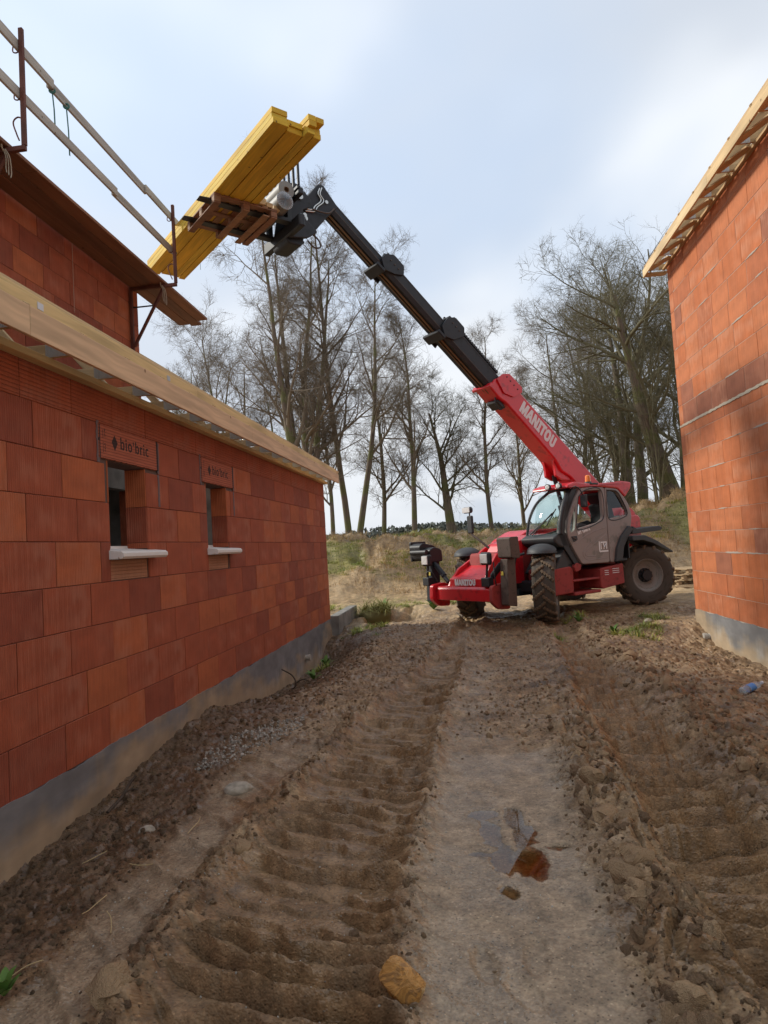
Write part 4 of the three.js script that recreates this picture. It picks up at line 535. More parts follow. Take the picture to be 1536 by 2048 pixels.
  part('collar_plate', up(merge([ext([[4.72, 1.99], [4.78, 2.08], [5.2, 2.06], [5.34, 1.92], [5.4, 1.72], [5.1, 1.62], [4.85, 1.74]], 0.2, 0.24, 0.006, 0.03), ext([[4.72, 1.99], [4.78, 2.08], [5.2, 2.06], [5.34, 1.92], [5.4, 1.72], [5.1, 1.62], [4.85, 1.74]], -0.24, -0.2, 0.006, 0.03), boxAt(0.06, 0.1, 0.5, 5.46, 1.5, 0, 0.01)])), redPaint, base);
  part('bolt', up(merge([4.86, 4.98, 5.1, 5.22].map(u => rod(V(u, 1.95, -0.235), V(u, 1.95, -0.25), 0.014, 8)))), black, base);
  part('hose_guide', up(merge([boxAt(0.22, 0.1, 0.3, 5.0, 1.46, 0, 0.02), tube([V(4.86, 1.5, -0.12), V(4.94, 1.36, -0.12), V(5.09, 1.38, -0.12), V(5.16, 1.48, -0.12)], 0.016, 16, 6)])), black, base);
  part('lift_bracket', up(merge([ext([[2.5, 1.5], [2.75, 1.32], [2.95, 1.26], [3.05, 1.38], [3.2, 1.5]], 0.1, 0.16, 0.008, 0.03), ext([[2.5, 1.5], [2.75, 1.32], [2.95, 1.26], [3.05, 1.38], [3.2, 1.5]], -0.16, -0.1, 0.008, 0.03)])), redPaint, base);
  part('lift_cylinder', merge([rod(Q(0.9, 1.0, 0), Q(1.25, 2.2, 0), 0.08, 16), rod(Q(1.2, 2.1, 0), Q(1.43, 2.84, 0), 0.045, 16)]), blackSteel);
  const secs = [[5.3, 6.85, 1.5, 1.9, 0.175], [6.8, 8.45, 1.5, 1.81, 0.155], [8.4, 9.86, 1.49, 1.72, 0.135]];
  for (const [u0, u1, v0, v1, hw] of secs) {
    const prof = [[v0 + 0.05, hw * 0.8], [v0, hw * 0.45]]; const m = (v0 + v1) / 2, s = new THREE.Shape(v2([[-hw, v1 - 0.05], [-hw + 0.05, v1], [hw - 0.05, v1], [hw, v1 - 0.05], [hw, v0 + 0.06], [hw * 0.8, v0], [-hw * 0.8, v0], [-hw, v0 + 0.06]]));
    const g = new THREE.ExtrudeGeometry(s, { depth: u1 - u0, bevelEnabled: false }).rotateY(Math.PI / 2).translate(u0, 0, 0);
    const p = part('boom_section', up(g), blackSteel);
    part('wear_strip', up(merge([boxAt(u1 - u0 - 0.25, 0.012, 0.004, (u0 + u1) / 2, v0 + 0.075, -hw - 0.002, 0.001), boxAt((u1 - u0) * 0.8, 0.006, 0.004, (u0 + u1) / 2, v1 - 0.07, -hw - 0.002, 0.001)])), wornSteel, p);
    part('underside_tube', up(merge([rod(V(u0, v0 - 0.012, -0.05), V(u1, v0 - 0.012, -0.05), 0.018, 8), rod(V(u0, v0 - 0.012, 0.02), V(u1, v0 - 0.012, 0.02), 0.014, 8)])), bronze, p);
  }
  for (const [u, v0, v1, hw] of [[6.72, 1.46, 1.95, 0.195], [8.36, 1.46, 1.84, 0.175]]) {
    const c = part('boom_collar', up(merge([ext([[u - 0.25, v1 - 0.12], [u - 0.16, v1 + 0.03], [u + 0.1, v1 + 0.03], [u + 0.24, v1 - 0.1], [u + 0.26, v0 + 0.14], [u + 0.1, v0 + 0.02], [u - 0.1, v0 + 0.12]], hw - 0.02, hw + 0.02, 0.006, 0.03), ext([[u - 0.25, v1 - 0.12], [u - 0.16, v1 + 0.03], [u + 0.1, v1 + 0.03], [u + 0.24, v1 - 0.1], [u + 0.26, v0 + 0.14], [u + 0.1, v0 + 0.02], [u - 0.1, v0 + 0.12]], -hw - 0.02, -hw + 0.02, 0.006, 0.03), boxAt(0.2, 0.07, hw * 2 + 0.08, u + 0.18, v0 - 0.01, 0, 0.015), boxAt(0.16, 0.06, hw * 2, u + 0.05, v1 + 0.01, 0, 0.01), boxAt(0.1, u > 8 ? 0.12 : 0.05, 0.05, u + 0.16, v1 + 0.04, 0.04, 0.015), boxAt(0.3, 0.03, hw * 1.8, u + 0.06, v1 - 0.02, 0, 0.01), boxAt(0.2, v1 - v0, 0.03, u + 0.05, (v0 + v1) / 2, hw, 0.01)])), blackSteel);
    part('bolt', up(merge([-0.1, 0.0, 0.1].map(k => rod(V(u + k, v1 - 0.12, -hw - 0.022), V(u + k, v1 - 0.12, -hw - 0.032), 0.014, 8)))), wornSteel, c); part('wear_pad', up(boxAt(0.12, 0.05, 0.1, u + 0.2, v0 + 0.02, -hw * 0.6, 0.01)), bronze, c);
  }
  part('hose_chain', up(merge([boxAt(1.35, 0.045, 0.09, 6.05, 1.955, -0.08, 0.01), ...Array.from({ length: 22 }, (_, i) => boxAt(0.035, 0.06, 0.1, 5.42 + i * 0.06, 1.955, -0.08, 0.006))])), black);
  // boom head drops forward to the fork carriage
  const head = part('boom_head', merge([ext([[6.62, 7.28], [6.9, 7.6], [7.0, 7.58], [7.42, 7.06], [7.46, 6.86], [7.3, 6.72], [7.08, 6.78], [6.86, 7.04]], -0.15, 0.15, 0.02, 0.05)]), blackSteel); head.userData.label = 'black boom head with steel pipes';
  part('steel_pipe', merge([tube([Q(6.94, 7.52, 0.165), Q(6.98, 7.4, 0.17), Q(6.92, 7.3, 0.17), Q(7.05, 7.16, 0.17), Q(7.1, 7.08, 0.17), Q(7.28, 7.04, 0.17)], 0.012, 40, 6), tube([Q(6.98, 7.5, 0.165), Q(7.02, 7.4, 0.17), Q(6.97, 7.3, 0.17), Q(7.09, 7.17, 0.17), Q(7.14, 7.1, 0.17), Q(7.28, 7.08, 0.17)], 0.012, 40, 6)]), bright, head);
  part('hose', merge([tube([Q(6.72, 7.22, 0.17), Q(6.85, 7.1, 0.2), Q(7.0, 7.08, 0.2), Q(7.15, 7.1, 0.18)], 0.014, 20, 6), tube([Q(7.12, 6.72, 0.1), Q(7.02, 6.62, 0.12), Q(7.0, 6.52, 0.12), Q(7.1, 6.5, 0.1), Q(7.22, 6.6, 0.08)], 0.014, 24, 6)]), wornSteel, head);
  part('pin', merge([rod(Q(6.86, 7.3, -0.17), Q(6.86, 7.3, 0.172), 0.03, 14), rod(Q(7.32, 6.88, -0.22), Q(7.32, 6.88, 0.24), 0.04, 14)]), bright, head);
  const car = part('fork_carriage', merge([ext([[7.34, 7.34], [7.2, 7.22], [7.2, 7.1], [7.38, 7.0], [7.3, 6.85], [7.1, 6.7], [7.3, 6.56], [7.62, 6.5], [7.66, 6.7], [7.6, 7.0], [7.58, 7.4], [7.45, 7.42]], 0.18, 0.24, 0.01, 0.05), ext([[7.34, 7.34], [7.2, 7.22], [7.2, 7.1], [7.38, 7.0], [7.3, 6.85], [7.1, 6.7], [7.3, 6.56], [7.62, 6.5], [7.66, 6.7], [7.6, 7.0], [7.58, 7.4], [7.45, 7.42]], -0.24, -0.18, 0.01, 0.05), B(7.55, 7.66, 6.52, 6.72, -0.62, 0.62, 0.02), B(7.55, 7.64, 7.02, 7.14, -0.62, 0.62, 0.02), ext([[7.36, 6.44], [7.62, 6.44], [7.66, 6.6], [7.3, 6.66]], -0.34, 0.16, 0.02, 0.06)]), blackSteel);
  part('pivot_bolt', merge([rod(Q(7.42, 7.2, 0.24), Q(7.42, 7.2, 0.28), 0.05, 18), rod(Q(7.36, 6.9, 0.24), Q(7.36, 6.9, 0.29), 0.035, 14)]), bright, car);
  for (const w of [-0.32, 0.32]) { const f = part('fork', merge([ext([[7.66, 6.66], [7.66, 7.2], [7.72, 7.2], [7.73, 6.72], [8.9, 6.71], [9.14, 6.69], [9.14, 6.675], [8.6, 6.66]], w - 0.065, w + 0.065, 0.006, 0.02)]), black); }
  const br = part('backrest', merge([B(7.6, 7.66, 7.78, 7.84, -0.62, 0.62), B(7.6, 7.66, 7.1, 7.16, -0.62, 0.62)]), blackSteel); for (let k = 0; k < 9; k++) part('bar', B(7.61, 7.65, 7.16, 7.78, -0.62 + k * 0.15, -0.58 + k * 0.15, 0.008), blackSteel, br);
}
// ---------------------------------------------------------------- the load on the forks (same local axes as the handler)
const TO = TH.position.clone(), TR = TH.rotation.y;
function onForks(name, label, cat, group) { const g = thing(name, label, cat, [TO.x, TO.y, TO.z], group); g.rotation.y = TR; return g; }
const place = (g, s, y, w, turn = 0) => { const c = Math.cos(TR), n = Math.sin(TR); g.position.set(TO.x + s * c + -w * n, TO.y + y, TO.z + -s * n + -w * c); g.rotation.y = TR + turn; return g; };
{
  const oldPal = [woodMat(0.40, 0.20, 0.12, 0, 0.8), woodMat(0.46, 0.26, 0.15, 1, 0.8), woodMat(0.36, 0.19, 0.115, 2, 0.8)];
  const p = place(thing('pallet', 'reddish brown wooden pallet carried on the forks under the yellow timber', 'pallet', [0, 0, 0]), 8.5, 6.56, 0.03, 0.02);
  // boards run across the forks (along w = z), stringers along s
  for (let k = 0; k < 3; k++) mesh('bottom_board', boxAt(0.1, 0.02, 1.02, -0.45 + k * 0.45, 0.012, 0, 0.003), oldPal[k], p);
  mesh('bottom_board', boxAt(0.1, 0.02, 1.02, -0.32, 0.012, 0, 0.003), oldPal[1], p);
  for (const w of [-0.47, 0, 0.47]) { for (const s of [-0.45, 0, 0.45]) mesh('block', boxAt(0.1, 0.08, 0.09, s, 0.064, w, 0.004), oldPal[(s > 0 ? 1 : 0)], p); mesh('stringer', boxAt(1.0, 0.02, 0.1, 0, 0.115, w, 0.003), oldPal[2], p); }
  for (let k = 0; k < 7; k++) mesh('top_board', boxAt(0.1, 0.02, 1.04, -0.45 + k * 0.15, 0.136, 0, 0.003), oldPal[k % 3], p);
  const yel = [woodMat(0.96, 0.64, 0.05, 0, 0.5), woodMat(0.98, 0.70, 0.075, 1, 0.5), woodMat(0.94, 0.60, 0.045, 2, 0.5)], R = rngOf(12);
  const cols = [[8.365, 0.115], [8.485, 0.11], [8.655, 0.215], [8.88, 0.215]];
  const names = ['nearest the mast', 'second from the mast', 'third from the mast', 'on the outer side'];
  cols.forEach(([s, w], c) => { for (let r = 0; r < 3; r++) { const L = 4.86 + R() * 0.12 - (c === 2 ? 0.12 : 0), off = (R() - 0.5) * 0.12 + (r === 2 && c === 2 ? -0.22 : 0); const g = place(thing('timber_beam', `long yellow treated timber beam, ${['bottom', 'middle', 'top'][r]} layer, ${names[c]}`, 'beam', [0, 0, 0], 'yellow beams on the forks'), s, 6.735 + r * 0.0725, 0.0, 0.012 + (R() - 0.5) * 0.003);
    const b = cbox(L, 0.07, w - 0.004, 0.003).rotateY(Math.PI / 2).translate((R() - 0.5) * 0.004, 0.0, -off + 0.05); mesh('beam', b, yel[(r + c) % 3], g); } });
  // short timbers and rolls of film between the beams and the mast
  for (let k = 0; k < 4; k++) { const g = place(thing('short_timber', `short offcut of pale timber under the yellow beams, ${['lowest near the pallet edge', 'second along', 'third along', 'topmost of the offcuts'][k]}`, 'timber', [0, 0, 0], 'short timbers on the pallet'), 8.22 - (k % 3) * 0.11, 6.745 + (k > 2 ? 0.08 : 0), 0.05, 0.05 * (k - 1)); mesh('timber', cbox(1.05 - k * 0.06, 0.07, 0.1, 0.004).rotateY(Math.PI / 2), pine[k % 3], g); }
  const film = new THREE.MeshPhysicalMaterial({ color: lin(0.3, 0.32, 0.35), roughness: 0.3, clearcoat: 0.6 }), card = std(lin(0.22, 0.13, 0.08), 0.9), greyFilm = std(lin(0.22, 0.21, 0.195), 0.55);
  const a = place(thing('membrane_roll', 'roll of membrane wrapped in crinkled clear plastic on the pallet', 'roll', [0, 0, 0]), 7.88, 6.85, 0.1); mesh('roll', new THREE.CylinderGeometry(0.135, 0.135, 1.0, 36).rotateX(Math.PI / 2), greyFilm, a);
  { const n = 44, pos = [], id = [], RR = rngOf(9); pos.push(0, 0, 0.015); for (let ring = 1; ring <= 4; ring++) for (let i = 0; i < n; i++) { const t = i / n * Math.PI * 2, r = 0.138 * ring / 4; pos.push(r * Math.cos(t), r * Math.sin(t), 0.02 * (1 - ring / 4) + (i % 2 ? 0.012 : -0.004) * Math.sin(ring / 4 * Math.PI * 0.9) * (0.5 + RR())); } for (let i = 0; i < n; i++) id.push(0, 1 + i, 1 + (i + 1) % n); for (let ring = 0; ring < 3; ring++) for (let i = 0; i < n; i++) { const p0 = 1 + ring * n + i, p1 = 1 + ring * n + (i + 1) % n; id.push(p0, p0 + n, p1, p1, p0 + n, p1 + n); } const g = new THREE.BufferGeometry(); g.setAttribute('position', new THREE.Float32BufferAttribute(pos, 3)); g.setIndex(id); const f = g.toNonIndexed(); f.computeVertexNormals(); mesh('plastic_wrap', f.rotateY(Math.PI).translate(0, 0, -0.5), film, a); }
  const b = place(thing('membrane_roll', 'grey roll with an open cardboard core behind the wrapped roll', 'roll', [0, 0, 0]), 7.82, 7.06, 0.06); mesh('roll', new THREE.LatheGeometry([[0.045, -0.5], [0.13, -0.5], [0.133, -0.49], [0.133, 0.49], [0.13, 0.5], [0.045, 0.5], [0.045, -0.5]].map(p => new THREE.Vector2(...p)), 36).rotateX(Math.PI / 2), greyFilm, b); mesh('core', new THREE.LatheGeometry([[0.037, -0.503], [0.0445, -0.503], [0.0445, 0.503], [0.037, 0.503], [0.037, -0.503]].map(p => new THREE.Vector2(...p)), 24).rotateX(Math.PI / 2), card, b);
}
// ---------------------------------------------------------------- bare trees
function growTree(o) {
  const R = rngOf(o.seed), bufs = { trunk: { p: [], n: [], i: [] }, crown: { p: [], n: [], i: [] } };
  const UP = V(0, 1, 0);
  function emit(buf, pts, rad, sides) {
    const b = bufs[buf], base = b.p.length / 3; let side = Math.abs((pts[1].clone().sub(pts[0]).normalize()).y) > 0.9 ? V(1, 0, 0) : V(0, 1, 0);
    for (let k = 0; k < pts.length; k++) { const t = (k < pts.length - 1 ? pts[k + 1].clone().sub(pts[k]) : pts[k].clone().sub(pts[k - 1])).normalize(); const u = new THREE.Vector3().crossVectors(t, side).normalize(), v = new THREE.Vector3().crossVectors(t, u); for (let s = 0; s < sides; s++) { const a = s / sides * Math.PI * 2, nx = u.x * Math.cos(a) + v.x * Math.sin(a), ny = u.y * Math.cos(a) + v.y * Math.sin(a), nz = u.z * Math.cos(a) + v.z * Math.sin(a); b.p.push(pts[k].x + nx * rad[k], pts[k].y + ny * rad[k], pts[k].z + nz * rad[k]); b.n.push(nx, ny, nz); } }
    for (let k = 0; k < pts.length - 1; k++) for (let s = 0; s < sides; s++) { const a = base + k * sides + s, c = base + k * sides + (s + 1) % sides; b.i.push(a, c, a + sides, c, c + sides, a + sides); }
  }
  const tips = [];
  const segs = [9, 6, 5, 4, 2], sides = [9, 6, 4, 3, 3];
  function branch(p0, d0, L, r, lev) {
    const n = lev === 0 ? 12 : segs[lev], pts = [p0.clone()], rad = [r], d = d0.clone(); const wob = o.wob * (lev === 0 ? 0.35 : 1);
    for (let k = 1; k <= n; k++) { d.x += (R() - 0.5) * wob; d.y += (R() - 0.5) * wob * 0.6 + o.lift[Math.min(lev, 4)]; d.z += (R() - 0.5) * wob; d.normalize(); pts.push(pts[k - 1].clone().addScaledVector(d, L / n)); rad.push(Math.max(o.minR, r * (1 - (lev === 0 ? 0.86 : 0.8) * Math.pow(k / n, lev === 0 ? 1.1 : 0.9)))); }
    emit(lev === 0 ? 'trunk' : 'crown', pts, rad, sides[lev]);
    if (lev >= o.levels) { tips.push([pts[n], d.clone(), L]); if (lev === 4 && R() < 0.5) tips.push([pts[1], d.clone().add(V(R() - 0.5, R() - 0.5, R() - 0.5)).normalize(), L]); return; }
    const kids = Math.round(o.kids[lev] * (0.8 + 0.4 * R()));
    for (let k = 0; k < kids; k++) { const t = lerp(lev === 0 ? o.clear : 0.12, 1, (k + R()) / kids), f = t * n, i = Math.min(n - 1, Math.floor(f)), p = pts[i].clone().lerp(pts[i + 1], f - i), t0 = pts[i + 1].clone().sub(pts[i]).normalize(); const az = R() * Math.PI * 2, ax = new THREE.Vector3().crossVectors(t0, Math.abs(t0.y) > 0.95 ? V(1, 0, 0) : UP).normalize().applyAxisAngle(t0, az); const ang = lerp(o.ang[lev][0], o.ang[lev][1], R()); const nd = t0.clone().multiplyScalar(Math.cos(ang)).addScaledVector(ax, Math.sin(ang)).normalize(); const pr = lerp(rad[i], rad[i + 1], f - i); const sh = lev === 0 ? o.shape(t) : lerp(1, 0.45, t);
      const cl = (lev === 0 ? o.h * o.limb : L * [0, 0.6, 0.6, 0.7][lev]) * sh * (0.65 + 0.6 * R()); branch(p, nd, cl, Math.max(o.minR, Math.min(pr * 0.62, cl * 0.022 + 0.004)), lev + 1); }
  }
  for (let s = 0; s < o.stems; s++) { const a = s / o.stems * Math.PI * 2 + R(), tilt = o.stems > 1 ? 0.04 + 0.11 * R() : (o.lean || 0.03); const az = o.leanAz !== undefined ? o.leanAz : a; const off = o.stems > 1 ? o.r * 0.9 : 0; branch(V(Math.cos(a) * off, -0.3, Math.sin(a) * off), V(Math.sin(tilt) * Math.cos(az), Math.cos(tilt), Math.sin(tilt) * Math.sin(az)), o.h * (0.85 + 0.2 * R()), o.r * (o.stems > 1 ? 0.8 : 1), 0); }
  const mk = b => { const g = new THREE.BufferGeometry(); g.setAttribute('position', new THREE.Float32BufferAttribute(b.p, 3)); g.setAttribute('normal', new THREE.Float32BufferAttribute(b.n, 3)); g.setAttribute('uv', new THREE.Float32BufferAttribute(new Float32Array(b.p.length / 3 * 2).map((_, i) => i % 2 ? b.p[Math.floor(i / 2) * 3 + 1] * 0.7 : Math.atan2(b.n[Math.floor(i / 2) * 3 + 2], b.n[Math.floor(i / 2) * 3]) * 0.5), 2)); g.setIndex(b.i); return g; };
  return { trunk: mk(bufs.trunk), crown: mk(bufs.crown), tips };
}
// spray of the thinnest twigs, set at every branch tip
const sprayGeo = (() => { const R = rngOf(99), gs = []; const one = (a, b, r) => gs.push(new THREE.CylinderGeometry(r * 0.5, r, a.distanceTo(b), 3, 1, true).applyQuaternion(new THREE.Quaternion().setFromUnitVectors(V(0, 1, 0), b.clone().sub(a).normalize())).translate((a.x + b.x) / 2, (a.y + b.y) / 2, (a.z + b.z) / 2)); one(V(0, 0, 0), V(0.03, 0.6, 0.02), 0.005); for (let k = 0; k < 6; k++) { const y = 0.05 + k * 0.09, a = k * 2.4, L = 0.22 + R() * 0.2, t = 0.6 + R() * 0.5; const p = V(0.03 * y, y, 0.02 * y), q = p.clone().add(V(Math.cos(a) * Math.sin(t) * L, Math.cos(t) * L, Math.sin(a) * Math.sin(t) * L)); one(p, q, 0.0035); } return merge(gs); })();
const barkMap = dataTex(256, 512, (u, v, i, j) => { const a = tnoise(u * 14, v * 6, 14, 6, 700) * 0.6 + tnoise(u * 40, v * 20, 40, 20, 701) * 0.4, m = sstep(0.42, 0.62, tfbm(u, v, 3, 5, 4, 710)); return [lerp(0.52, 0.50, m) * (0.7 + 0.5 * a), lerp(0.47, 0.51, m) * (0.7 + 0.5 * a), lerp(0.42, 0.34, m) * (0.7 + 0.5 * a)]; });
const bark = new THREE.MeshStandardMaterial({ map: barkMap, color: lin(0.8, 0.77, 0.74), roughness: 0.95, bumpMap: barkMap, bumpScale: 0.02 }), twig = std(lin(0.2, 0.16, 0.115), 0.95), twigGreen = std(lin(0.15, 0.132, 0.075), 0.95);
const tall = { wob: 0.36, lift: [0.02, 0.05, 0.03, 0.01, 0.0], levels: 4, kids: [20, 9, 7, 6], clear: 0.28, ang: [[0.5, 1.0], [0.5, 1.1], [0.5, 1.2], [0.4, 1.2]], shape: t => lerp(1, 0.4, t), limb: 0.32, minR: 0.0045, stems: 1 };
const kinds = {
  multi: growTree({ ...tall, seed: 3, h: 12.4, r: 0.21, stems: 4, kids: [10, 8, 6, 4], clear: 0.2, limb: 0.36, ang: [[0.4, 0.95], [0.5, 1.1], [0.5, 1.2], [0.4, 1.2]] }),
  tallA: growTree({ ...tall, seed: 5, h: 13.4, r: 0.18, stems: 2, kids: [13, 8, 6, 4], limb: 0.3 }),
  slimA: growTree({ ...tall, seed: 7, h: 11.5, r: 0.125, limb: 0.26, kids: [22, 8, 5, 4], clear: 0.16 }),
  slimB: growTree({ ...tall, seed: 11, h: 10.4, r: 0.13, limb: 0.27, kids: [20, 8, 5, 4], clear: 0.2 }),
  bushy: growTree({ ...tall, seed: 13, h: 6.6, r: 0.24, limb: 0.5, kids: [16, 9, 6, 4], clear: 0.2, ang: [[0.5, 1.0], [0.5, 1.1], [0.5, 1.2], [0.4, 1.2]], shape: t => lerp(1, 0.6, t) }),
  wide: growTree({ ...tall, seed: 17, h: 9.6, r: 0.3, stems: 2, limb: 0.5, kids: [11, 9, 6, 4], clear: 0.2, wob: 0.38, ang: [[0.6, 1.15], [0.5, 1.1], [0.5, 1.2], [0.4, 1.2]], shape: t => lerp(1, 0.55, t) }),
  dense: growTree({ ...tall, seed: 19, h: 11.4, r: 0.17, limb: 0.38, stems: 2, kids: [12, 9, 6, 4], clear: 0.22, shape: t => lerp(1, 0.6, t) }),
  leaning: growTree({ ...tall, seed: 23, h: 9.2, r: 0.36, lean: 0.32, leanAz: Math.PI, limb: 0.55, kids: [18, 9, 6, 4], clear: 0.25, wob: 0.36, ang: [[0.6, 1.3], [0.5, 1.1], [0.5, 1.2], [0.4, 1.2]], shape: t => lerp(1, 0.6, t) }),
  shoots: growTree({ ...tall, seed: 29, h: 4.6, r: 0.05, stems: 7, limb: 0.3, kids: [7, 4, 3, 3], clear: 0.15, levels: 3 }),
};
for (const [kind, x, z, turn, sc, label] of [
  ['multi', -5.7, -24, 0.4, 1, 'large bare tree with several mossy stems rising behind the left house roof'],
  ['tallA', -4.45, -27, 1.2, 1.02, 'tall bare forked tree just right of the left house corner'],
  ['slimB', -4.95, -25.2, 2.6, 0.74, 'thin bare tree close to the far corner of the left house'],
  ['slimA', -3.6, -30, 0.3, 1, 'slender straight bare tree, second from the left house corner'],
  ['slimB', -2.0, -28, 2.0, 1, 'slender bare tree over the middle of the earth bank'],
  ['bushy', -0.4, -30, 0.9, 1, 'low spreading bare tree with a thick mossy trunk left of the handler'],
  ['slimA', 1.35, -29, 3.6, 0.9, 'straight bare tree right behind the handler front mirror'],
  ['dense', 5.7, -34, 0.2, 1.08, 'tall bare tree rising behind the red boom'],
  ['dense', 7.2, -33, 2.2, 1.0, 'tall bare tree between the boom and the right house'],
  ['slimA', 6.9, -30, 1.1, 0.96, 'bare tree behind the cab roof'],
  ['leaning', 7.7, -24.5, 0.3, 1, 'big dark tree leaning left beside the right house corner'],
  ['wide', 8.6, -26.5, 1.9, 0.92, 'thick ivy-dark tree half hidden by the right house'],
  ['wide', 7.1, -27.5, 4.2, 1.0, 'spreading bare tree behind the handler rear'],
  ['dense', -11.7, -34, 4.0, 1.15, 'bare tree farthest left, seen above the left house roof'],
  ['multi', -16.4, -41, 2.4, 1.1, 'distant bare tree showing under the scaffold walkway'],
  ['tallA', -8.4, -32, 3.3, 0.82, 'tall bare tree behind the many-stemmed one'],
  ['slimB', 3.4, -36, 5.0, 0.95, 'thin bare tree in the gap behind the boom and the cab'],
]) { const t = thing('bare_tree', label, 'tree', [x, baseHeight(x, z), z], 'bare winter trees'); t.rotation.y = turn; if (kind === 'leaning') t.rotation.y = 0.2; t.scale.setScalar(sc); mesh('trunk', kinds[kind].trunk, bark, t); mesh('crown', kinds[kind].crown, ['leaning', 'wide', 'bushy'].includes(kind) ? twigGreen : twig, t);
  const RT0 = rngOf(71), tp = kinds[kind].tips.filter(() => RT0() < 0.48), im = new THREE.InstancedMesh(sprayGeo, ['leaning', 'wide', 'bushy'].includes(kind) ? twigGreen : twig, tp.length), M = new THREE.Matrix4(), q = new THREE.Quaternion(), RR = rngOf(4); tp.forEach(([p, d, L], i) => { q.setFromUnitVectors(V(0, 1, 0), d); const k = clamp(L * 1.3, 0.5, 1.3) * (0.7 + 0.6 * RR()); M.compose(p, q, V(k, k, k)); im.setMatrixAt(i, M); }); im.name = 'twigs'; im.userData.kind = 'stuff'; im.castShadow = im.receiveShadow = true; t.add(im); }
for (const [x, z, turn, label] of [[6.0, -25, 0, 'clump of thin bare shoots behind the handler cab'], [6.9, -24, 2, 'clump of thin bare shoots beside the right house'], [5.2, -26.5, 4, 'clump of thin bare shoots behind the handler rear'], [7.9, -23.6, 1, 'clump of thin shoots against the right house corner']]) { const t = thing('sapling_clump', label, 'sapling', [x, baseHeight(x, z), z], 'bare sapling clumps'); t.rotation.y = turn; mesh('trunk', kinds.shoots.trunk, twigGreen, t); mesh('crown', kinds.shoots.crown, twigGreen, t); }

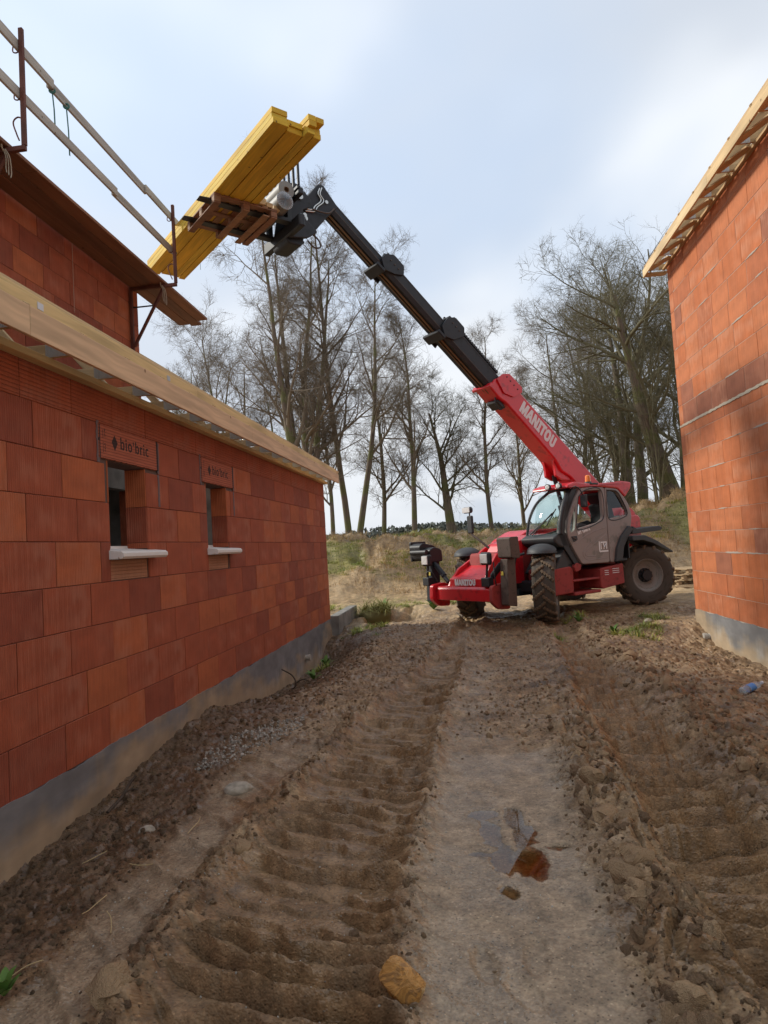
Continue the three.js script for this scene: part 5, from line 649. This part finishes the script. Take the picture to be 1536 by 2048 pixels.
// ---------------------------------------------------------------- loose clods and crumbs of mud on the churned ground (uncountable)
{
  const R = rngOf(77);
  const clodMat = new THREE.MeshStandardMaterial({ color: lin(1, 1, 1), roughness: 0.88, bumpMap: concBump, bumpScale: 0.01 });
  const shapes = [1, 2, 3].map(k => { const g = new THREE.IcosahedronGeometry(1, 2), p = g.attributes.position; for (let i = 0; i < p.count; i++) { const v = V(p.getX(i), p.getY(i), p.getZ(i)); const n = fbm(v.x * 1.3 + k * 9, v.y * 1.3 + v.z * 1.7, 3, 800 + k), c = worley(v.x * 1.6 + v.z + k * 5, v.y * 1.6 - v.z, 810 + k); v.multiplyScalar(0.4 + 0.9 * n + 0.45 * sstep(0, 0.3, c[1] - c[0]) * c[2]); v.y *= 0.66; p.setXYZ(i, v.x, v.y, v.z); } const m = mergeVertices(g.deleteAttribute('normal').deleteAttribute('uv')); m.computeVertexNormals(); const q = m.attributes.position; m.setAttribute('uv', new THREE.Float32BufferAttribute(new Float32Array(q.count * 2).map((_, i) => i % 2 ? q.getZ(i >> 1) + q.getY(i >> 1) : q.getX(i >> 1)), 2)); return toCreasedNormals(m, 0.9); });
  const lists = [[], [], []]; let tries = 0, count = 0;
  while (count < 17000 && tries++ < 120000) { const d = 2.1 + Math.pow(R(), 1.5) * 11, x = lerp(-2.75, 3.6, R()), z = -d, g = groundAt(x, z); const ridge = Math.exp(-(((x - 0.72) / 0.2) ** 2)) * sstep(7, 4.5, d) + 0.7 * Math.exp(-(((x - 1.9) / 0.3) ** 2)) + 0.35 * Math.exp(-(((x + 1.4) / 0.15) ** 2)) * sstep(7, 4, d) + 0.3 * Math.exp(-(((x + 0.33) / 0.12) ** 2)); if (R() > g.churn * 0.8 + ridge * 0.55 - 0.02 - g.rut * 0.5 - g.smooth * 0.3) { if (R() > 0.006) continue; } let r = 0.004 + 0.012 * Math.pow(R(), 2.5); if (R() < 0.05 + 0.12 * ridge) r = 0.018 + 0.035 * R() * R() * (0.5 + ridge); if (R() < 0.018 * ridge) r = 0.05 + 0.035 * R(); if (g.smooth > 0.5) r = Math.min(r, 0.009); lists[count % 3].push([x, g.y + r * 0.02, z, r]); count++; }
  lists.forEach((l, k) => { const m = new THREE.InstancedMesh(shapes[k], clodMat, l.length); m.name = numbered('mud_crumbs'); m.userData = { kind: 'stuff', label: ['dark crumbs and clods of mud strewn over the ruts', 'brown crumbs and clods of mud on the churned edges', 'pale crumbs and clods of drying mud'][k], category: 'mud' }; m.castShadow = m.receiveShadow = true; const M = new THREE.Matrix4(), q = new THREE.Quaternion(), c = new THREE.Color(); l.forEach(([x, y, z, r], i) => { q.setFromEuler(new THREE.Euler(R() * 0.8, R() * 6.3, R() * 0.8)); M.compose(V(x, y, z), q, V(r * (0.8 + R() * 0.5), r, r * (0.8 + R() * 0.4))); m.setMatrixAt(i, M); const t = R(), dk = x < -1.5 ? 0.6 : 1; c.setRGB(lerp(0.18, 0.40, t) * dk, lerp(0.112, 0.275, t) * dk, lerp(0.06, 0.155, t) * dk); m.setColorAt(i, c); }); scene.add(m); });
  // gravel spilt against the house
  const gm = new THREE.InstancedMesh(new THREE.IcosahedronGeometry(1, 0), std(lin(0.8, 0.78, 0.74), 0.85), 1500); gm.name = 'gravel'; gm.userData = { kind: 'stuff', label: 'pale gravel spilt on the mud by the left house', category: 'gravel' }; const M = new THREE.Matrix4(), q = new THREE.Quaternion(), c = new THREE.Color(); for (let i = 0; i < 1500; i++) { const a = R() * 6.28, r = Math.sqrt(R()); let x, z; if (i < 750) { x = -1.98 + r * 0.22 * Math.cos(a); z = -5.9 + r * 0.75 * Math.sin(a); x += (z + 5.9) * -0.3; } else { x = lerp(-1.9, 0.4, R()); z = lerp(-6.5, -2.3, R()); } const s = i < 750 ? 0.006 + 0.014 * R() * R() : 0.0025 + 0.004 * R(); q.setFromEuler(new THREE.Euler(R() * 6, R() * 6, R() * 6)); M.compose(V(x, groundAt(x, z).y + s * 0.25, z), q, V(s, s * 0.7, s)); gm.setMatrixAt(i, M); const t = 0.25 + 0.35 * R(); c.setRGB(t, t * 0.96, t * 0.88); gm.setColorAt(i, c); } gm.castShadow = gm.receiveShadow = true; scene.add(gm);
}
// ---------------------------------------------------------------- stones
function flintShape() { const g = rock(5, 0.078, 0.064, 0.11, 6), p = g.attributes.position, R = rngOf(23), cuts = Array.from({ length: 9 }, () => { const a = R() * 6.283, h = R() * 1.5 - 0.5, r = Math.sqrt(Math.max(0, 1 - h * h)); return [V(r * Math.cos(a), h, r * Math.sin(a)).normalize(), 0.04 + 0.025 * R()]; }); for (let i = 0; i < p.count; i++) { const v = V(p.getX(i), p.getY(i), p.getZ(i)); for (const [n, h] of cuts) { const d = v.dot(n); if (d > h) v.addScaledVector(n, (h - d) * 0.92); } v.multiplyScalar(1 + (fbm(v.x * 45, v.z * 45 + v.y * 30, 3, 8) - 0.5) * 0.16); v.x += v.z * 0.3; p.setXYZ(i, v.x, v.y, v.z); } return toCreasedNormals(g, 0.5); }
function rock(seed, sx, sy, sz, det = 4) { const g = new THREE.IcosahedronGeometry(1, det).deleteAttribute('uv').deleteAttribute('normal'), m = mergeVertices(g), p = m.attributes.position; for (let i = 0; i < p.count; i++) { const v = V(p.getX(i), p.getY(i), p.getZ(i)); const n = fbm(v.x * 1.1 + seed, v.y * 1.1 + v.z * 0.9 + seed, 3, seed), c = worley(v.x * 1.2 + v.z * 0.8 + seed, v.y * 1.2 - v.z * 0.6, seed)[0]; v.multiplyScalar(0.6 + 0.55 * n + 0.25 * c); p.setXYZ(i, v.x * sx, v.y * sy, v.z * sz); } m.computeVertexNormals(); m.setAttribute('uv', new THREE.Float32BufferAttribute(new Float32Array(p.count * 2).map((_, i) => (i % 2 ? p.getY(i >> 1) - p.getZ(i >> 1) : p.getX(i >> 1)) * 6), 2)); return m; }
{
  const flint = dataTex(256, 256, (u, v) => { const a = tfbm(u, v, 3, 3, 6, 900), b = tfbm(u, v, 5, 5, 6, 901); let c = [0.74, 0.54, 0.29]; c = c.map((q, k) => lerp(q, [0.80, 0.70, 0.54][k], 0.8 * sstep(0.5, 0.68, a))); c = c.map((q, k) => lerp(q, [0.25, 0.2, 0.16][k], sstep(0.58, 0.75, b) * 0.4)); return c.map(q => q * (0.8 + 0.4 * b)); });
  const set = (o, x, z, dy, ry) => { o.position.set(x, groundAt(x, z).y + dy, z); o.rotation.y = ry; return o; };
  set(solo('stone', flintShape(), new THREE.MeshStandardMaterial({ map: flint, roughness: 0.6, bumpMap: concBump, bumpScale: 0.008 }), 'orange and white flint stone lying in the foreground mud', 'stone'), -0.31, -2.52, 0.03, 0.4);
  const chalk = new THREE.MeshStandardMaterial({ color: lin(0.62, 0.56, 0.46), roughness: 0.9, map: concMap });
  set(solo('stone', rock(9, 0.11, 0.05, 0.07), chalk, 'flat pale stone on the dark mud by the left house', 'stone'), -1.72, -4.72, 0.02, 0.3);
  set(solo('stone', rock(12, 0.05, 0.03, 0.04), chalk, 'small pale stone nearer the left house wall', 'stone'), -2.15, -4.15, 0.01, 0.8);
  set(solo('stone', rock(15, 0.06, 0.04, 0.045), chalk, 'white scrap of stone on the ground before the right house', 'stone'), 3.0, -11.6, 0.02, 0.2);
}
// ---------------------------------------------------------------- plastic bottle
{
  const x = 2.86, z = -7.3, b = thing('plastic_bottle', 'crushed clear plastic water bottle with a blue label on the mud at right', 'bottle', [x, groundAt(x, z).y + 0.045, z]); b.rotation.set(0.15, 0.5, 0.1);
  const pet = new THREE.MeshPhysicalMaterial({ color: lin(0.85, 0.92, 0.97), transmission: 0.75, thickness: 0, roughness: 0.12, ior: 1.45 });
  const prof = [[0, -0.14], [0.03, -0.14], [0.04, -0.13], [0.042, -0.1], [0.039, -0.09], [0.042, -0.08], [0.042, 0.06], [0.038, 0.09], [0.02, 0.125], [0.013, 0.135], [0.013, 0.155]].map(p => new THREE.Vector2(...p));
  mesh('body', new THREE.LatheGeometry(prof, 24).rotateZ(-Math.PI / 2).scale(1, 0.85, 1.1), pet, b);
  mesh('label_band', new THREE.CylinderGeometry(0.0432, 0.0432, 0.08, 24, 1, true).rotateZ(-Math.PI / 2).scale(1, 0.85, 1.1).translate(-0.01, 0, 0), std(lin(0.10, 0.28, 0.62), 0.4, { side: THREE.DoubleSide }), b);
  mesh('cap', new THREE.CylinderGeometry(0.016, 0.016, 0.02, 18).rotateZ(-Math.PI / 2).translate(0.16, 0, 0), std(lin(0.75, 0.8, 0.85), 0.4), b);
}
// ---------------------------------------------------------------- twigs and straws
{
  const R = rngOf(33), straw = std(lin(0.50, 0.38, 0.20), 0.9), dk = std(lin(0.07, 0.05, 0.035), 0.9);
  const labs = ['bent pale straw on the mud in the left foreground', 'short straw beside the bent one', 'thin straw close to the left house plinth', 'straw at the very bottom left corner', 'straw lying across the dark mud below the gravel', 'straw by the hard strip'];
  [[-1.95, -3.2], [-1.78, -3.05], [-2.3, -3.8], [-2.0, -2.7], [-1.8, -4.1], [-1.9, -3.6]].forEach(([x, z], i) => { const a = R() * 3, L = 0.1 + R() * 0.14; const pts = [0, 0.35, 0.7, 1].map((t, k) => { const px = x + Math.cos(a) * L * (t - 0.5) + (R() - 0.5) * 0.02, pz = z + Math.sin(a) * L * (t - 0.5); return V(px, groundAt(px, pz).y + 0.012 + 0.012 * R(), pz); }); solo('straw', tube(pts, 0.0028, 12, 5), straw, labs[i], 'straw', 'straws on the mud'); });
  { const t = thing('dead_twig', 'dark forked twig sticking up beside the left house plinth', 'twig', [-2.6, groundAt(-2.6, -9.4).y, -9.4]); mesh('stem', tube([V(0, 0, 0), V(0.1, 0.08, 0.05), V(0.05, 0.2, 0.0), V(-0.12, 0.3, -0.03)], 0.011, 14, 6), dk, t); mesh('fork', tube([V(0.08, 0.1, 0.03), V(0.2, 0.16, 0.05), V(0.3, 0.15, 0.1)], 0.008, 10, 5), dk, t); }
  { const x = -2.55, z = -4.6, t = thing('dead_twig', 'dark stick lying against the left house plinth', 'twig', [x, groundAt(x, z).y, z]); mesh('stem', tube([V(-0.02, 0.02, 0.18), V(0.0, 0.07, 0.0), V(0.0, 0.12, -0.1), V(0.03, 0.16, -0.14)], 0.011, 14, 6), dk, t); mesh('fork', tube([V(0, 0.08, 0), V(0.05, 0.1, -0.04), V(0.09, 0.09, -0.05)], 0.006, 8, 5), dk, t); }
}
// ---------------------------------------------------------------- weeds
const leafMat = [new THREE.MeshStandardMaterial({ color: lin(0.10, 0.20, 0.035), roughness: 0.7, side: THREE.DoubleSide }), new THREE.MeshStandardMaterial({ color: lin(0.13, 0.24, 0.05), roughness: 0.7, side: THREE.DoubleSide })];
function leaf(L, w, bend) { const n = 5, pos = [], id = []; for (let i = 0; i <= n; i++) { const t = i / n, ww = w * Math.sin(Math.PI * Math.min(1, t * 0.92 + 0.08)) * 0.5, y = bend * Math.sin(t * 1.8) * L, x = t * L; pos.push(x, y + 0.12 * ww, -ww, x, y, 0, x, y + 0.12 * ww, ww); } for (let i = 0; i < n; i++) for (let k = 0; k < 2; k++) { const a = i * 3 + k; id.push(a, a + 1, a + 3, a + 1, a + 4, a + 3); } const g = new THREE.BufferGeometry(); g.setAttribute('position', new THREE.Float32BufferAttribute(pos, 3)); g.setIndex(id); g.computeVertexNormals(); return g; }
function weed(x, z, r, n, label, seed) { const R = rngOf(seed), t = thing('weed_plant', label, 'plant', [x, groundAt(x, z).y, z], 'broad-leaved weeds'); for (let i = 0; i < n; i++) { const m = mesh('leaf', leaf(r * (0.6 + 0.5 * R()), r * 0.38, 0.25 + 0.5 * R()), leafMat[i % 2], t); m.rotation.set(0, i * 2.4 + R(), 0.1 + R() * 0.5); m.position.y = 0.01; } return t; }
weed(-1.93, -2.52, 0.10, 9, 'bright green broad-leaved weed in the bottom left corner', 1);
weed(-0.75, -15.2, 0.28, 14, 'leafy green weed on the earth left of the handler wheel', 2);
weed(-2.3, -9.6, 0.16, 8, 'small weed on the slope beside the far plinth', 3);
weed(-2.55, -11.6, 0.2, 10, 'weed at the foot of the far plinth corner', 4);
weed(2.35, -11.2, 0.16, 9, 'green weed on the mud before the rear wheel', 5);
weed(1.95, -12.1, 0.16, 9, 'green weed between the handler and the right house', 6);
weed(-2.0, -16.1, 0.26, 12, 'leafy weed hanging over the pit behind the low wall', 7);
// grass: many blades, nobody could count them
function bladeTuft(seed, n, h, spread, droop) { const R = rngOf(seed), pos = [], id = [], nor = []; for (let b = 0; b < n; b++) { const a = R() * 6.283, r = spread * Math.sqrt(R()), x0 = r * Math.cos(a), z0 = r * Math.sin(a), az = a + (R() - 0.5), L = h * (0.5 + 0.7 * R()), w = 0.004 + 0.006 * R(), lean = droop * (0.4 + R()); const s = pos.length / 3; for (let k = 0; k <= 3; k++) { const t = k / 3, out = lean * L * t * t, y = L * (t - 0.35 * lean * t * t), ww = w * (1 - t * 0.9); const cx = x0 + Math.cos(az) * out, cz = z0 + Math.sin(az) * out, px = -Math.sin(az) * ww, pz = Math.cos(az) * ww; pos.push(cx - px, y, cz - pz, cx + px, y, cz + pz); nor.push(0, 1, 0, 0, 1, 0); } for (let k = 0; k < 3; k++) { const q = s + k * 2; id.push(q, q + 1, q + 2, q + 1, q + 3, q + 2); } } const g = new THREE.BufferGeometry(); g.setAttribute('position', new THREE.Float32BufferAttribute(pos, 3)); g.setIndex(id); g.computeVertexNormals(); return g; }
{
  const grassMat = new THREE.MeshStandardMaterial({ color: 0xffffff, roughness: 0.85, side: THREE.DoubleSide });
  const field = (name, label, geo, n, seed, pick, tone) => { const R = rngOf(seed), out = []; for (let t = 0; out.length < n && t < n * 30; t++) { const p = pick(R); if (p) out.push(p); } const m = new THREE.InstancedMesh(geo, grassMat, out.length), M = new THREE.Matrix4(), q = new THREE.Quaternion(), c = new THREE.Color(); out.forEach(([x, z, s], i) => { q.setFromAxisAngle(V(0, 1, 0), R() * 6.28); M.compose(V(x, groundAt(x, z).y - 0.02, z), q, V(s, s * (0.7 + 0.6 * R()), s)); m.setMatrixAt(i, M); c.setRGB(...tone(R, x, z)); m.setColorAt(i, c); }); m.name = name; m.userData = { kind: 'stuff', label, category: 'grass' }; m.castShadow = m.receiveShadow = true; scene.add(m); };
  const green = R => { const t = R(); return [lerp(0.17, 0.40, t), lerp(0.24, 0.40, t), 0.075]; }, dry = R => { const t = R(); return [lerp(0.32, 0.62, t), lerp(0.23, 0.46, t), lerp(0.11, 0.24, t)]; };
  const patch = (x, z) => fbm(x * 0.5 + 4, z * 0.5, 3, 111);
  field('bank_grass', 'green grass and moss on the earth banks', bladeTuft(3, 22, 0.12, 0.16, 0.9), 2600, 5, R => { const x = lerp(-9, 12, R()), z = -lerp(20.5, 28, R()); return patch(x, z) > 0.5 || (x > -2.6 && x < 0 && z > -22) ? [x, z, 0.6 + R() * 0.8] : null; }, green);
  field('dead_grass', 'straw-coloured dead grass and brambles on the earth banks', bladeTuft(4, 18, 0.17, 0.2, 1.2), 2400, 6, R => { const x = lerp(-9, 12, R()), z = -lerp(19.6, 28, R()); return patch(x, z) < 0.56 ? [x, z, 0.5 + R() * 0.9] : null; }, dry);
  field('yard_grass', 'sparse tufts of grass on the yard edges', bladeTuft(5, 18, 0.1, 0.07, 0.9), 420, 7, R => { const k = R(); const x = k < 0.35 ? lerp(1.4, 3.4, R()) : k < 0.6 ? lerp(-2.7, -1.6, R()) : lerp(-4, 1.5, R()), z = k < 0.35 ? -lerp(10.6, 12.6, R()) : k < 0.6 ? -lerp(11, 14.2, R()) : -lerp(16.3, 17.6, R()); return fbm(x * 1.5, z * 1.5, 2, 123) > 0.53 ? [x, z, 0.5 + R() * 0.9] : null; }, green);
}
{ // shaggy tuft hanging into the pit
  const t = thing('grass_tuft', 'shaggy yellow-green grass tuft hanging over the dark pit edge', 'grass tuft', [-2.15, 0.1, -15.55]); const R = rngOf(3), gs = []; for (let k = 0; k < 34; k++) gs.push(bladeTuft(50 + k, 14, 0.55, 0.1, 1.9).translate((R() - 0.5) * 0.7, 0.02 + R() * 0.12, (R() - 0.5) * 0.35)); mesh('blades', merge(gs.map(g => g.toNonIndexed())), new THREE.MeshStandardMaterial({ color: lin(0.25, 0.24, 0.07), roughness: 0.85, side: THREE.DoubleSide }), t); mesh('root_mass', rock(21, 0.42, 0.22, 0.28, 3).translate(0, -0.02, 0), std(lin(0.16, 0.15, 0.06), 0.95), t); }
// ---------------------------------------------------------------- stacked pallets beyond the handler
{
  const pw = [woodMat(0.62, 0.46, 0.28, 0, 0.8), woodMat(0.55, 0.4, 0.24, 1, 0.8)], x = 5.9, z = -18.6;
  for (let k = 0; k < 3; k++) { const y = groundAt(x, z).y + 0.02 + k * 0.15; const p = thing('stacked_pallet', `weathered pale pallet behind the handler rear wheel, ${['bottom', 'middle', 'top'][k]} of the pile`, 'pallet', [x + k * 0.06, y, z], 'pallets piled behind the handler'); p.rotation.y = 0.25 + k * 0.1; for (const b of [-0.45, 0, 0.45]) { mesh('bottom_board', boxAt(1.2, 0.02, 0.1, 0, 0.01, b), pw[0], p); for (const s of [-0.5, 0, 0.5]) mesh('block', boxAt(0.1, 0.08, 0.1, s, 0.062, b), pw[1], p); } for (let i = 0; i < 6; i++) mesh('top_board', boxAt(0.12, 0.02, 1.0, -0.54 + i * 0.216, 0.115, 0), pw[i % 2], p); }
  const dropped = [[5.35, -17.8, 0.1], [5.9, -17.4, -0.2]]; dropped.forEach(([a, b, r], i) => { const m = solo('loose_board', boxAt(1.3, 0.025, 0.12, 0, 0, 0), pw[i], ['loose pale board on the ground before the pallets', 'second loose board right of the first one'][i], 'board', 'loose boards'); m.position.set(a, groundAt(a, b).y + 0.05, b); m.rotation.y = r; });
}
// ---------------------------------------------------------------- far woodland along the horizon
{
  const R = rngOf(61), g = new THREE.PlaneGeometry(1, 1), n = 45000, m = new THREE.InstancedMesh(g, new THREE.MeshStandardMaterial({ color: 0xffffff, roughness: 1, side: THREE.DoubleSide }), n), M = new THREE.Matrix4(), q = new THREE.Quaternion(), c = new THREE.Color();
  for (let i = 0; i < n; i++) { const x = lerp(-75, 75, R()), z = -lerp(100, 118, R()), top = 2.0 + 4.0 * fbm(x * 0.03, z * 0.02, 3, 9) + 0.9 * vnoise(x * 0.35, z * 0.3, 4), y = R() * top; q.setFromEuler(new THREE.Euler(R() * 6, R() * 6, R() * 6)); const s = 0.25 + R() * 0.45; M.compose(V(x, y, z), q, V(s, s, s)); m.setMatrixAt(i, M); const t = R(); c.setRGB(lerp(0.08, 0.15, t), lerp(0.095, 0.15, t), lerp(0.085, 0.12, t)); m.setColorAt(i, c); }
  m.name = 'far_woodland'; m.userData = { kind: 'stuff', label: 'dark far-off hedges and woodland along the horizon', category: 'woodland' }; m.castShadow = m.receiveShadow = true; scene.add(m);
}
renderer.render(scene, camera);
